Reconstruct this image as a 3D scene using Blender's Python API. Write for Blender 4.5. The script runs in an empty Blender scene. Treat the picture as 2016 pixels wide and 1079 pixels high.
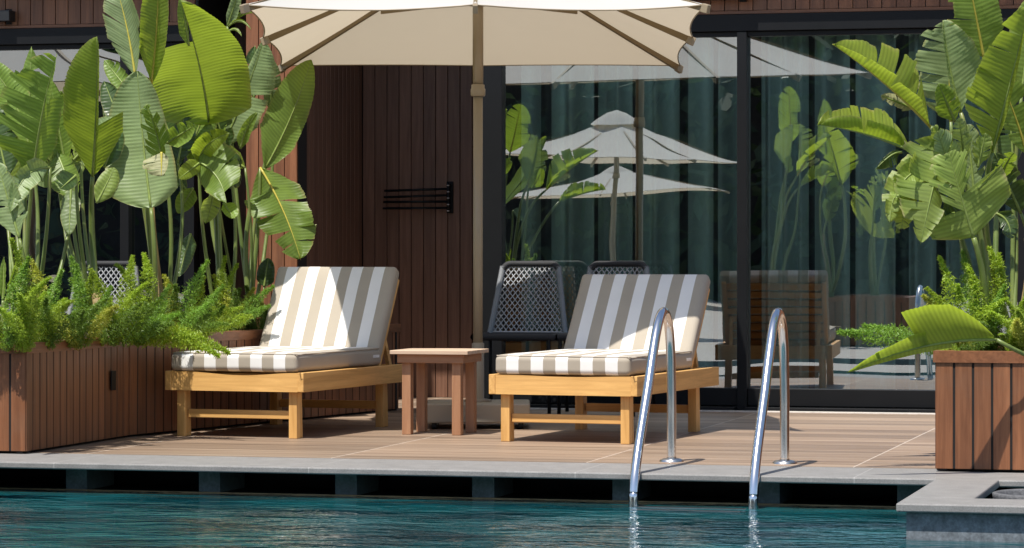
import bpy, bmesh, math, random
from mathutils import Vector, Matrix, noise

random.seed(7)
R = math.radians
scene = bpy.context.scene
COL = scene.collection

# ------------------------------------------------------------------ view frame
TH = R(14.5)
CS, SN = math.cos(TH), math.sin(TH)
F, HZ, CX, CH = 6000.0, 500.0, 1008.0, 0.95


def cw(X, D, z):
    """camera-frame right / depth / height -> world"""
    return Vector((X * CS - D * SN, X * SN + D * CS, z))


def at(px, py, D):
    return cw((px - CX) * D / F, D, CH - (py - HZ) * D / F)


# ------------------------------------------------------------------ helpers
def tag(o, label=None, cat=None, group=None, kind=None):
    if label: o['label'] = label
    if cat: o['category'] = cat
    if group: o['group'] = group
    if kind: o['kind'] = kind
    return o


def empty(name, loc, rz=0, label=None, cat=None, group=None):
    o = bpy.data.objects.new(name, None)
    o.empty_display_size = 0.1
    COL.objects.link(o)
    o.location = loc
    o.rotation_euler = (0, 0, rz)
    return tag(o, label, cat, group)


class MB:
    """collects shapes into one mesh"""
    def __init__(self):
        self.v, self.f, self.mi, self.sm = [], [], [], []
        self.attr, self.attr2 = [], []

    def add(self, verts, faces, mi=0, smooth=False, attr=None, attr2=None):
        b = len(self.v)
        self.v.extend([tuple(p) for p in verts])
        self.attr.extend(attr if attr else [0.0] * len(verts))
        self.attr2.extend(attr2 if attr2 else [0.0] * len(verts))
        for fc in faces:
            self.f.append([b + i for i in fc])
            self.mi.append(mi)
            self.sm.append(smooth)
        return self

    def box(self, x0, x1, y0, y1, z0, z1, mi=0, b=0.0, M=None):
        bm = bmesh.new()
        bmesh.ops.create_cube(bm, size=1)
        for v in bm.verts:
            v.co = Vector((x0 + (v.co.x + .5) * (x1 - x0), y0 + (v.co.y + .5) * (y1 - y0), z0 + (v.co.z + .5) * (z1 - z0)))
        if b > 0:
            bmesh.ops.bevel(bm, geom=bm.edges[:], offset=b, segments=2, affect='EDGES', profile=.5)
        if M is not None:
            bmesh.ops.transform(bm, matrix=M, verts=bm.verts)
        bm.verts.ensure_lookup_table()
        self.add([v.co for v in bm.verts], [[v.index for v in f.verts] for f in bm.faces], mi, False)
        bm.free()
        return self

    def beam(self, p, q, w, h, mi=0, up=(0, 0, 1), b=0.0):
        p, q = Vector(p), Vector(q)
        t = (q - p)
        L = t.length
        t = t / L
        u = Vector(up)
        s = t.cross(u).normalized()
        n = s.cross(t)
        M = Matrix((s, t, n)).transposed().to_4x4()
        M.translation = p
        return self.box(-w / 2, w / 2, 0, L, -h / 2, h / 2, mi, b, M)

    def tube(self, pts, rad, n=10, mi=0, cap=True):
        pts = [Vector(p) for p in pts]
        if not isinstance(rad, (list, tuple)): rad = [rad] * len(pts)
        vs, fs = [], []
        prev = None
        for i, p in enumerate(pts):
            t = (pts[min(i + 1, len(pts) - 1)] - pts[max(i - 1, 0)]).normalized()
            if prev is None:
                a = Vector((0, 0, 1)) if abs(t.z) < .9 else Vector((1, 0, 0))
                s = t.cross(a).normalized()
            else:
                s = (prev - t * prev.dot(t)).normalized()
            prev = s
            u = t.cross(s)
            for k in range(n):
                a = 2 * math.pi * k / n
                vs.append(p + (s * math.cos(a) + u * math.sin(a)) * rad[i])
        m = len(pts)
        for i in range(m - 1):
            for k in range(n):
                fs.append([i * n + k, i * n + (k + 1) % n, (i + 1) * n + (k + 1) % n, (i + 1) * n + k])
        if cap:
            fs.append([k for k in range(n)][::-1])
            fs.append([(m - 1) * n + k for k in range(n)])
        return self.add(vs, fs, mi, True)

    def lathe(self, prof, c, n=24, mi=0):
        vs, fs = [], []
        for (r, z) in prof:
            for k in range(n):
                a = 2 * math.pi * k / n
                vs.append((c[0] + r * math.cos(a), c[1] + r * math.sin(a), c[2] + z))
        for i in range(len(prof) - 1):
            for k in range(n):
                fs.append([i * n + k, i * n + (k + 1) % n, (i + 1) * n + (k + 1) % n, (i + 1) * n + k])
        return self.add(vs, fs, mi, True)

    def quad(self, a, b, c, d, mi=0):
        return self.add([a, b, c, d], [[0, 1, 2, 3]], mi)

    def build(self, name, mats, parent=None, attr=None, loc=None):
        me = bpy.data.meshes.new(name)
        me.from_pydata(self.v, [], self.f)
        if not isinstance(mats, (list, tuple)): mats = [mats]
        for m in mats: me.materials.append(m)
        me.polygons.foreach_set('material_index', self.mi)
        me.polygons.foreach_set('use_smooth', self.sm)
        if attr:
            a = me.attributes.new(attr, 'FLOAT', 'POINT')
            a.data.foreach_set('value', self.attr)
            if any(self.attr2):
                a = me.attributes.new('along', 'FLOAT', 'POINT'); a.data.foreach_set('value', self.attr2)
        me.update()
        o = bpy.data.objects.new(name, me)
        COL.objects.link(o)
        if parent is not None: o.parent = parent
        if loc is not None: o.location = loc
        return o


def bez(p0, p1, p2, n):
    out = []
    for i in range(n):
        t = i / (n - 1)
        out.append(p0 * (1 - t) ** 2 + p1 * 2 * t * (1 - t) + p2 * t * t)
    return out


def spline(pts, n=8):
    """Catmull-Rom through points"""
    P = [Vector(p) for p in pts]
    P = [P[0] * 2 - P[1]] + P + [P[-1] * 2 - P[-2]]
    out = []
    for i in range(1, len(P) - 2):
        for k in range(n):
            t = k / n
            a, b, c, d = P[i - 1], P[i], P[i + 1], P[i + 2]
            out.append(.5 * ((2 * b) + (c - a) * t + (2 * a - 5 * b + 4 * c - d) * t * t + (3 * b - a - 3 * c + d) * t ** 3))
    out.append(P[-2])
    return out


# ------------------------------------------------------------------ materials
def newmat(name):
    m = bpy.data.materials.new(name)
    m.use_nodes = True
    nt = m.node_tree
    b = nt.nodes['Principled BSDF']
    return m, nt, b


def nd(nt, t, **kw):
    n = nt.nodes.new(t)
    for k, v in kw.items():
        if k in n.inputs.keys() if isinstance(k, str) else False:
            n.inputs[k].default_value = v
        else:
            setattr(n, k, v)
    return n


def ramp(nt, stops):
    n = nt.nodes.new('ShaderNodeValToRGB')
    el = n.color_ramp.elements
    while len(el) < len(stops): el.new(.5)
    for e, (p, c) in zip(el, stops):
        e.position = p
        e.color = (*c, 1) if len(c) == 3 else c
    return n


def coords(nt, scale, kind='Object'):
    tc = nt.nodes.new('ShaderNodeTexCoord')
    mp = nt.nodes.new('ShaderNodeMapping')
    mp.inputs['Scale'].default_value = scale
    nt.links.new(tc.outputs[kind], mp.inputs['Vector'])
    return mp.outputs['Vector']


def mixc(nt, fac, a, b, mode='MIX'):
    n = nt.nodes.new('ShaderNodeMix')
    n.data_type = 'RGBA'
    n.blend_type = mode
    for sock, val in ((n.inputs[0], fac), (n.inputs[6], a), (n.inputs[7], b)):
        if isinstance(val, (int, float)): sock.default_value = val
        elif isinstance(val, (tuple, list)): sock.default_value = (*val, 1) if len(val) == 3 else val
        else: nt.links.new(val, sock)
    return n.outputs[2]


def plain(name, col, rough=.5, metal=0.0, var=.12, scale=18, bump=0.0, bscale=60, spec=.5):
    m, nt, b = newmat(name)
    v = coords(nt, (1, 1, 1))
    n = nd(nt, 'ShaderNodeTexNoise'); n.inputs['Scale'].default_value = scale; n.inputs['Detail'].default_value = 6
    nt.links.new(v, n.inputs['Vector'])
    lo = tuple(c * (1 - var) for c in col); hi = tuple(min(1, c * (1 + var)) for c in col)
    r = ramp(nt, [(.3, lo), (.7, hi)])
    nt.links.new(n.outputs['Fac'], r.inputs['Fac'])
    nt.links.new(r.outputs['Color'], b.inputs['Base Color'])
    b.inputs['Roughness'].default_value = rough
    b.inputs['Metallic'].default_value = metal
    b.inputs['Specular IOR Level'].default_value = spec
    if bump:
        n2 = nd(nt, 'ShaderNodeTexNoise'); n2.inputs['Scale'].default_value = bscale; n2.inputs['Detail'].default_value = 5
        nt.links.new(v, n2.inputs['Vector'])
        bp = nt.nodes.new('ShaderNodeBump'); bp.inputs['Strength'].default_value = bump; bp.inputs['Distance'].default_value = .01
        nt.links.new(n2.outputs['Fac'], bp.inputs['Height'])
        nt.links.new(bp.outputs['Normal'], b.inputs['Normal'])
    return m


def wood(name, lo, hi, axis, rough=.5, island=.25, freq=1.0, bump=.15, wear=None):
    """grain runs along the given object axis"""
    m, nt, b = newmat(name)
    sc = [38 * freq] * 3
    sc[axis] = 2.2 * freq
    v = coords(nt, sc)
    geo = nt.nodes.new('ShaderNodeNewGeometry')
    # shift the pattern per board
    vm = nt.nodes.new('ShaderNodeVectorMath'); vm.operation = 'ADD'
    sv = nt.nodes.new('ShaderNodeVectorMath'); sv.operation = 'SCALE'
    cmb = nt.nodes.new('ShaderNodeCombineXYZ')
    for k in range(3): nt.links.new(geo.outputs['Random Per Island'], cmb.inputs[k])
    nt.links.new(cmb.outputs[0], sv.inputs[0]); sv.inputs['Scale'].default_value = 57.0
    nt.links.new(v, vm.inputs[0]); nt.links.new(sv.outputs[0], vm.inputs[1])
    n = nd(nt, 'ShaderNodeTexNoise'); n.inputs['Scale'].default_value = 1; n.inputs['Detail'].default_value = 8
    n.inputs['Roughness'].default_value = .62; n.inputs['Distortion'].default_value = .6
    nt.links.new(vm.outputs[0], n.inputs['Vector'])
    r = ramp(nt, [(.28, lo), (.5, tuple((a + c) / 2 for a, c in zip(lo, hi))), (.72, hi)])
    nt.links.new(n.outputs['Fac'], r.inputs['Fac'])
    mr = nt.nodes.new('ShaderNodeMapRange')
    nt.links.new(geo.outputs['Random Per Island'], mr.inputs['Value'])
    mr.inputs['To Min'].default_value = 1 - island; mr.inputs['To Max'].default_value = 1 + island
    hs = nt.nodes.new('ShaderNodeHueSaturation')
    nt.links.new(r.outputs['Color'], hs.inputs['Color']); nt.links.new(mr.outputs[0], hs.inputs['Value'])
    col = hs.outputs['Color']
    if wear:
        n3 = nd(nt, 'ShaderNodeTexNoise'); n3.inputs['Scale'].default_value = 3.5; n3.inputs['Detail'].default_value = 8; n3.inputs['Roughness'].default_value = .7
        nt.links.new(coords(nt, (1, 1, 1)), n3.inputs['Vector'])
        r3 = ramp(nt, [(.52, (0, 0, 0)), (.75, (1, 1, 1))])
        nt.links.new(n3.outputs['Fac'], r3.inputs['Fac'])
        mm = nt.nodes.new('ShaderNodeMath'); mm.operation = 'MULTIPLY'; mm.inputs[1].default_value = wear[1]
        nt.links.new(r3.outputs['Color'], mm.inputs[0])
        col = mixc(nt, mm.outputs[0], col, wear[0])
    nt.links.new(col, b.inputs['Base Color'])
    b.inputs['Roughness'].default_value = rough
    bp = nt.nodes.new('ShaderNodeBump'); bp.inputs['Strength'].default_value = bump; bp.inputs['Distance'].default_value = .004
    nt.links.new(n.outputs['Fac'], bp.inputs['Height']); nt.links.new(bp.outputs['Normal'], b.inputs['Normal'])
    return m


BR_LO, BR_HI = (.13, .046, .018), (.285, .115, .05)
M = {}
for ax, nm in enumerate('xyz'):
    M['clad_' + nm] = wood('brown_cladding_' + nm, BR_LO, BR_HI, ax, rough=.45, island=.2, wear=((.2, .12, .075), .3))
    M['teak_' + nm] = wood('oiled_teak_' + nm, (.5, .26, .075), (.84, .5, .175), ax, rough=.42, island=.1, freq=.8, wear=((.42, .25, .1), .3))
    M['acacia_' + nm] = wood('acacia_' + nm, (.27, .115, .055), (.44, .24, .13), ax, rough=.45, island=.14, freq=.8)
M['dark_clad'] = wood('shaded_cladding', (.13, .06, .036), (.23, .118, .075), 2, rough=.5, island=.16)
M['table_top'] = wood('pale_table_top', (.44, .3, .2), (.64, .48, .35), 0, rough=.6, island=.12)  # top boards paler than the legs and aprons
M['gap'] = plain('dark_gap', (.012, .009, .008), .9)
M['metal_black'] = plain('anthracite_metal', (.0075, .008, .009), .5, .0, .1, 8, spec=.22)
M['beige_metal'] = plain('taupe_painted_metal', (.3, .235, .15), .35, 0, .05, 6)
M['beige_box'] = plain('taupe_base_paint', (.42, .37, .28), .4, 0, .05, 6)
M['rib_metal'] = plain('olive_rib_metal', (.2, .14, .065), .4, 0, .06, 6)
M['joint'] = plain('black_plastic', (.015, .015, .016), .35)
M['rope_light'] = plain('grey_rope', (.33, .34, .355), .75, 0, .2, 300)
M['rope_dark'] = plain('black_rope', (.02, .02, .022), .75, 0, .3, 300)
M['chrome'] = plain('polished_steel', (.8, .8, .8), .16, 1.0, .04, 5)
M['steel_dull'] = plain('brushed_steel', (.6, .6, .6), .28, 1.0, .06, 30)
M['brass'] = plain('brass_edge', (.42, .32, .17), .35, .7, .15, 20)
M['soil'] = plain('soil', (.035, .022, .014), .95, 0, .5, 60, .8, 120)
M['gutter_black'] = plain('gutter_black', (.006, .007, .008), .6)
M['threshold'] = plain('pale_threshold', (.55, .5, .45), .5, 0, .15, 30)
M['white_plastic'] = plain('pale_tag', (.8, .8, .78), .5)
M['interior'] = plain('dark_interior', (.14, .15, .155), .9)
M['pot'] = plain('grey_stone_pot', (.1, .1, .105), .7, 0, .35, 70, .3, 120)
M['pebble'] = plain('pebbles', (.12, .1, .085), .7, 0, .6, 120, .8, 80)
M['rubber'] = plain('rubber', (.02, .02, .02), .7)


def stone(name, col, var, tile=None, rough=.55, sc=9, fine=160):
    m, nt, b = newmat(name)
    v = coords(nt, (1, 1, 1))
    n = nd(nt, 'ShaderNodeTexNoise'); n.inputs['Scale'].default_value = sc; n.inputs['Detail'].default_value = 9; n.inputs['Roughness'].default_value = .68
    nt.links.new(v, n.inputs['Vector'])
    r = ramp(nt, [(.3, tuple(c * (1 - var) for c in col)), (.72, tuple(c * (1 + var) for c in col))])
    nt.links.new(n.outputs['Fac'], r.inputs['Fac'])
    col_o = r.outputs['Color']
    n2 = nd(nt, 'ShaderNodeTexNoise'); n2.inputs['Scale'].default_value = fine; n2.inputs['Detail'].default_value = 4
    nt.links.new(v, n2.inputs['Vector'])
    r2 = ramp(nt, [(.35, (.82, .82, .82)), (.65, (1.12, 1.12, 1.12))])
    nt.links.new(n2.outputs['Fac'], r2.inputs['Fac'])
    col_o = mixc(nt, 1.0, col_o, r2.outputs['Color'], 'MULTIPLY')
    if tile:
        # thin pale joint every `tile` metres along x
        sep = nt.nodes.new('ShaderNodeSeparateXYZ'); nt.links.new(v, sep.inputs[0])
        ad = nt.nodes.new('ShaderNodeMath'); ad.operation = 'ADD'; ad.inputs[1].default_value = tile[1]
        nt.links.new(sep.outputs['X'], ad.inputs[0])
        md = nt.nodes.new('ShaderNodeMath'); md.operation = 'FLOORED_MODULO'; md.inputs[1].default_value = tile[0]
        nt.links.new(ad.outputs[0], md.inputs[0])
        lt = nt.nodes.new('ShaderNodeMath'); lt.operation = 'LESS_THAN'; lt.inputs[1].default_value = .005
        nt.links.new(md.outputs[0], lt.inputs[0])
        col_o = mixc(nt, lt.outputs[0], col_o, tuple(c * 1.45 for c in col))
    nt.links.new(col_o, b.inputs['Base Color'])
    b.inputs['Roughness'].default_value = rough
    bp = nt.nodes.new('ShaderNodeBump'); bp.inputs['Strength'].default_value = .12; bp.inputs['Distance'].default_value = .004
    nt.links.new(n2.outputs['Fac'], bp.inputs['Height']); nt.links.new(bp.outputs['Normal'], b.inputs['Normal'])
    return m


M['coping'] = stone('grey_coping_stone', (.24, .23, .22), .16, (1.22, .62))
M['slate'] = stone('dark_slate', (.17, .185, .2), .5, None, .45, 26, 90)
M['block'] = stone('blue_slate_block', (.17, .22, .23), .35, None, .35, 14, 90)
M['paving'] = stone('pale_paving', (.34, .31, .28), .15, None, .7, 3, 60)


def deck_mat():
    m, nt, b = newmat('wood_look_tiles')
    tc = nt.nodes.new('ShaderNodeTexCoord')
    sep = nt.nodes.new('ShaderNodeSeparateXYZ'); nt.links.new(tc.outputs['Object'], sep.inputs[0])

    def mth(op, a, bval=None):
        n = nt.nodes.new('ShaderNodeMath'); n.operation = op
        if isinstance(a, (int, float)): n.inputs[0].default_value = a
        else: nt.links.new(a, n.inputs[0])
        if bval is not None:
            if isinstance(bval, (int, float)): n.inputs[1].default_value = bval
            else: nt.links.new(bval, n.inputs[1])
        return n.outputs[0]
    TX, TY = 1.22, .15
    xs = mth('ADD', sep.outputs['X'], 3.15 + 12.2)
    ys = mth('ADD', sep.outputs['Y'], 0.07)
    ix = mth('FLOOR', mth('DIVIDE', xs, TX)); iy = mth('FLOOR', mth('DIVIDE', ys, TY))
    fx = mth('FLOORED_MODULO', xs, TX); fy = mth('FLOORED_MODULO', ys, TY)
    cmb = nt.nodes.new('ShaderNodeCombineXYZ'); nt.links.new(ix, cmb.inputs[0]); nt.links.new(iy, cmb.inputs[1])
    wn = nt.nodes.new('ShaderNodeTexWhiteNoise'); wn.noise_dimensions = '2D'; nt.links.new(cmb.outputs[0], wn.inputs['Vector'])
    # streaky grain along x, shifted per tile
    mp = nt.nodes.new('ShaderNodeMapping'); mp.inputs['Scale'].default_value = (.7, 34, 1)
    nt.links.new(tc.outputs['Object'], mp.inputs['Vector'])
    sc = nt.nodes.new('ShaderNodeVectorMath'); sc.operation = 'SCALE'; sc.inputs['Scale'].default_value = 40
    nt.links.new(wn.outputs['Color'], sc.inputs[0])
    ad = nt.nodes.new('ShaderNodeVectorMath'); ad.operation = 'ADD'
    nt.links.new(mp.outputs[0], ad.inputs[0]); nt.links.new(sc.outputs[0], ad.inputs[1])
    n = nd(nt, 'ShaderNodeTexNoise'); n.inputs['Scale'].default_value = 1; n.inputs['Detail'].default_value = 7; n.inputs['Roughness'].default_value = .6; n.inputs['Distortion'].default_value = .5
    nt.links.new(ad.outputs[0], n.inputs['Vector'])
    r = ramp(nt, [(.3, (.1, .06, .038)), (.42, (.215, .145, .098)), (.56, (.31, .222, .155)), (.72, (.41, .32, .24))])
    nt.links.new(n.outputs['Fac'], r.inputs['Fac'])
    mr = nt.nodes.new('ShaderNodeMapRange'); mr.inputs['To Min'].default_value = .7; mr.inputs['To Max'].default_value = 1.16
    nt.links.new(wn.outputs['Value'], mr.inputs['Value'])
    hs = nt.nodes.new('ShaderNodeHueSaturation'); nt.links.new(r.outputs['Color'], hs.inputs['Color']); nt.links.new(mr.outputs[0], hs.inputs['Value'])
    gx = mth('LESS_THAN', fx, .006); gy = mth('LESS_THAN', fy, .004)
    c1 = mixc(nt, gy, hs.outputs['Color'], (.2, .15, .12))
    c2 = mixc(nt, gx, c1, (.55, .47, .4))
    nt.links.new(c2, b.inputs['Base Color'])
    b.inputs['Roughness'].default_value = .5
    bp = nt.nodes.new('ShaderNodeBump'); bp.inputs['Strength'].default_value = .2; bp.inputs['Distance'].default_value = .003
    nt.links.new(n.outputs['Fac'], bp.inputs['Height']); nt.links.new(bp.outputs['Normal'], b.inputs['Normal'])
    return m


M['deck'] = deck_mat()


def water_mat():
    m, nt, b = newmat('pool_water_surface')
    v1 = coords(nt, (3.4, 6, 1)); v2 = coords(nt, (9, 20, 1))
    a = nd(nt, 'ShaderNodeTexNoise'); a.inputs['Scale'].default_value = 1; a.inputs['Detail'].default_value = 3; a.inputs['Distortion'].default_value = .8
    c = nd(nt, 'ShaderNodeTexNoise'); c.inputs['Scale'].default_value = 1; c.inputs['Detail'].default_value = 3; c.inputs['Distortion'].default_value = .5
    nt.links.new(v1, a.inputs['Vector']); nt.links.new(v2, c.inputs['Vector'])
    b1 = nt.nodes.new('ShaderNodeBump'); b1.inputs['Strength'].default_value = .6; b1.inputs['Distance'].default_value = .04
    b2 = nt.nodes.new('ShaderNodeBump'); b2.inputs['Strength'].default_value = .6; b2.inputs['Distance'].default_value = .011
    nt.links.new(a.outputs['Fac'], b1.inputs['Height']); nt.links.new(c.outputs['Fac'], b2.inputs['Height'])
    nt.links.new(b1.outputs['Normal'], b2.inputs['Normal']); nt.links.new(b2.outputs['Normal'], b.inputs['Normal'])
    v3 = coords(nt, (1.6, 3.4, 1))
    d = nd(nt, 'ShaderNodeTexNoise'); d.inputs['Scale'].default_value = 1; d.inputs['Detail'].default_value = 3
    nt.links.new(v3, d.inputs['Vector'])
    r = ramp(nt, [(.36, (.002, .03, .04)), (.68, (.01, .1, .112))])
    nt.links.new(d.outputs['Fac'], r.inputs['Fac']); nt.links.new(r.outputs['Color'], b.inputs['Base Color'])
    b.inputs['Roughness'].default_value = .03
    b.inputs['IOR'].default_value = 1.42
    return m


M['water'] = water_mat()


def fabric_stripes(name, axis_x0, pitch, w_tot):
    """taupe / white lengthwise stripes across local x"""
    m, nt, b = newmat(name)
    tc = nt.nodes.new('ShaderNodeTexCoord')
    sep = nt.nodes.new('ShaderNodeSeparateXYZ'); nt.links.new(tc.outputs['Object'], sep.inputs[0])
    lo_ = nt.nodes.new('ShaderNodeMath'); lo_.operation = 'MAXIMUM'; lo_.inputs[1].default_value = axis_x0 + .002; nt.links.new(sep.outputs['X'], lo_.inputs[0])
    hi_ = nt.nodes.new('ShaderNodeMath'); hi_.operation = 'MINIMUM'; hi_.inputs[1].default_value = axis_x0 + pitch * 11 - .002; nt.links.new(lo_.outputs[0], hi_.inputs[0])
    a = nt.nodes.new('ShaderNodeMath'); a.operation = 'SUBTRACT'; a.inputs[1].default_value = axis_x0
    nt.links.new(hi_.outputs[0], a.inputs[0])
    md = nt.nodes.new('ShaderNodeMath'); md.operation = 'FLOORED_MODULO'; md.inputs[1].default_value = pitch * 2
    nt.links.new(a.outputs[0], md.inputs[0])
    gt = nt.nodes.new('ShaderNodeMath'); gt.operation = 'GREATER_THAN'; gt.inputs[1].default_value = pitch
    nt.links.new(md.outputs[0], gt.inputs[0])
    col = mixc(nt, gt.outputs[0], (.385, .335, .265), (.8, .785, .755))
    n = nd(nt, 'ShaderNodeTexNoise'); n.inputs['Scale'].default_value = 420; n.inputs['Detail'].default_value = 2
    nt.links.new(tc.outputs['Object'], n.inputs['Vector'])
    n2 = nd(nt, 'ShaderNodeTexNoise'); n2.inputs['Scale'].default_value = 5; n2.inputs['Detail'].default_value = 4
    nt.links.new(tc.outputs['Object'], n2.inputs['Vector'])
    r = ramp(nt, [(.3, (.94, .94, .94)), (.7, (1.03, 1.03, 1.03))]); nt.links.new(n2.outputs['Fac'], r.inputs['Fac'])
    col = mixc(nt, 1.0, col, r.outputs['Color'], 'MULTIPLY')
    nt.links.new(col, b.inputs['Base Color'])
    b.inputs['Roughness'].default_value = .8
    b.inputs['Sheen Weight'].default_value = .1
    b1 = nt.nodes.new('ShaderNodeBump'); b1.inputs['Strength'].default_value = .15; b1.inputs['Distance'].default_value = .015
    nt.links.new(n2.outputs['Fac'], b1.inputs['Height'])
    bp = nt.nodes.new('ShaderNodeBump'); bp.inputs['Strength'].default_value = .15; bp.inputs['Distance'].default_value = .001
    nt.links.new(n.outputs['Fac'], bp.inputs['Height']); nt.links.new(b1.outputs['Normal'], bp.inputs['Normal']); nt.links.new(bp.outputs['Normal'], b.inputs['Normal'])
    return m


def canopy_mat(name, trans=(.5, .42, .3), base=(.82, .81, .78)):
    m, nt, b = newmat(name)
    out = nt.nodes['Material Output']
    v = coords(nt, (1, 1, 1))
    n = nd(nt, 'ShaderNodeTexNoise'); n.inputs['Scale'].default_value = 4; n.inputs['Detail'].default_value = 5
    nt.links.new(v, n.inputs['Vector'])
    r = ramp(nt, [(.3, tuple(c * .96 for c in base)), (.7, base)])
    nt.links.new(n.outputs['Fac'], r.inputs['Fac']); nt.links.new(r.outputs['Color'], b.inputs['Base Color'])
    b.inputs['Roughness'].default_value = .85
    t = nt.nodes.new('ShaderNodeBsdfTranslucent'); t.inputs['Color'].default_value = (*trans, 1)
    mx = nt.nodes.new('ShaderNodeMixShader'); mx.inputs[0].default_value = .5
    nt.links.new(b.outputs[0], mx.inputs[1]); nt.links.new(t.outputs[0], mx.inputs[2])
    nt.links.new(mx.outputs[0], out.inputs['Surface'])
    return m


M['canopy'] = canopy_mat('parasol_cloth')


def glass_mat(name, tint, refl=.4, wob=.1, wscale=.7):
    m, nt, b = newmat(name)
    out = nt.nodes['Material Output']
    nt.nodes.remove(b)
    tr = nt.nodes.new('ShaderNodeBsdfTransparent'); tr.inputs['Color'].default_value = (*tint, 1)
    gl = nt.nodes.new('ShaderNodeBsdfGlossy'); gl.inputs['Roughness'].default_value = 0; gl.inputs['Color'].default_value = (.9, .95, .96, 1)
    v = coords(nt, (wscale, 1, wscale * 1.6))
    n = nd(nt, 'ShaderNodeTexNoise'); n.inputs['Scale'].default_value = 1.6; n.inputs['Detail'].default_value = 1
    nt.links.new(v, n.inputs['Vector'])
    bp = nt.nodes.new('ShaderNodeBump'); bp.inputs['Strength'].default_value = wob; bp.inputs['Distance'].default_value = .05
    nt.links.new(n.outputs['Fac'], bp.inputs['Height']); nt.links.new(bp.outputs['Normal'], gl.inputs['Normal'])
    fr = nt.nodes.new('ShaderNodeFresnel'); fr.inputs['IOR'].default_value = 1.5
    ad = nt.nodes.new('ShaderNodeMath'); ad.operation = 'ADD'; ad.inputs[1].default_value = refl - .04; ad.use_clamp = True
    nt.links.new(fr.outputs[0], ad.inputs[0])
    mx = nt.nodes.new('ShaderNodeMixShader')
    nt.links.new(ad.outputs[0], mx.inputs[0]); nt.links.new(tr.outputs[0], mx.inputs[1]); nt.links.new(gl.outputs[0], mx.inputs[2])
    nt.links.new(mx.outputs[0], out.inputs['Surface'])
    return m


M['glass'] = glass_mat('tinted_door_glass', (.76, .96, .91), .43, .03)
M['glass_left'] = glass_mat('tinted_window_glass', (.25, .36, .45), .42, .06, 1.1)
M['gap_backing'] = plain('dark_gap_backing', (.3, .34, .35), .9, 0, .08, 30)  # darker copy of the curtain cloth for the sheet added behind its gaps
M['curtain'] = plain('teal_grey_curtain', (.84, .89, .87), .9, 0, .05, 30)


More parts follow.
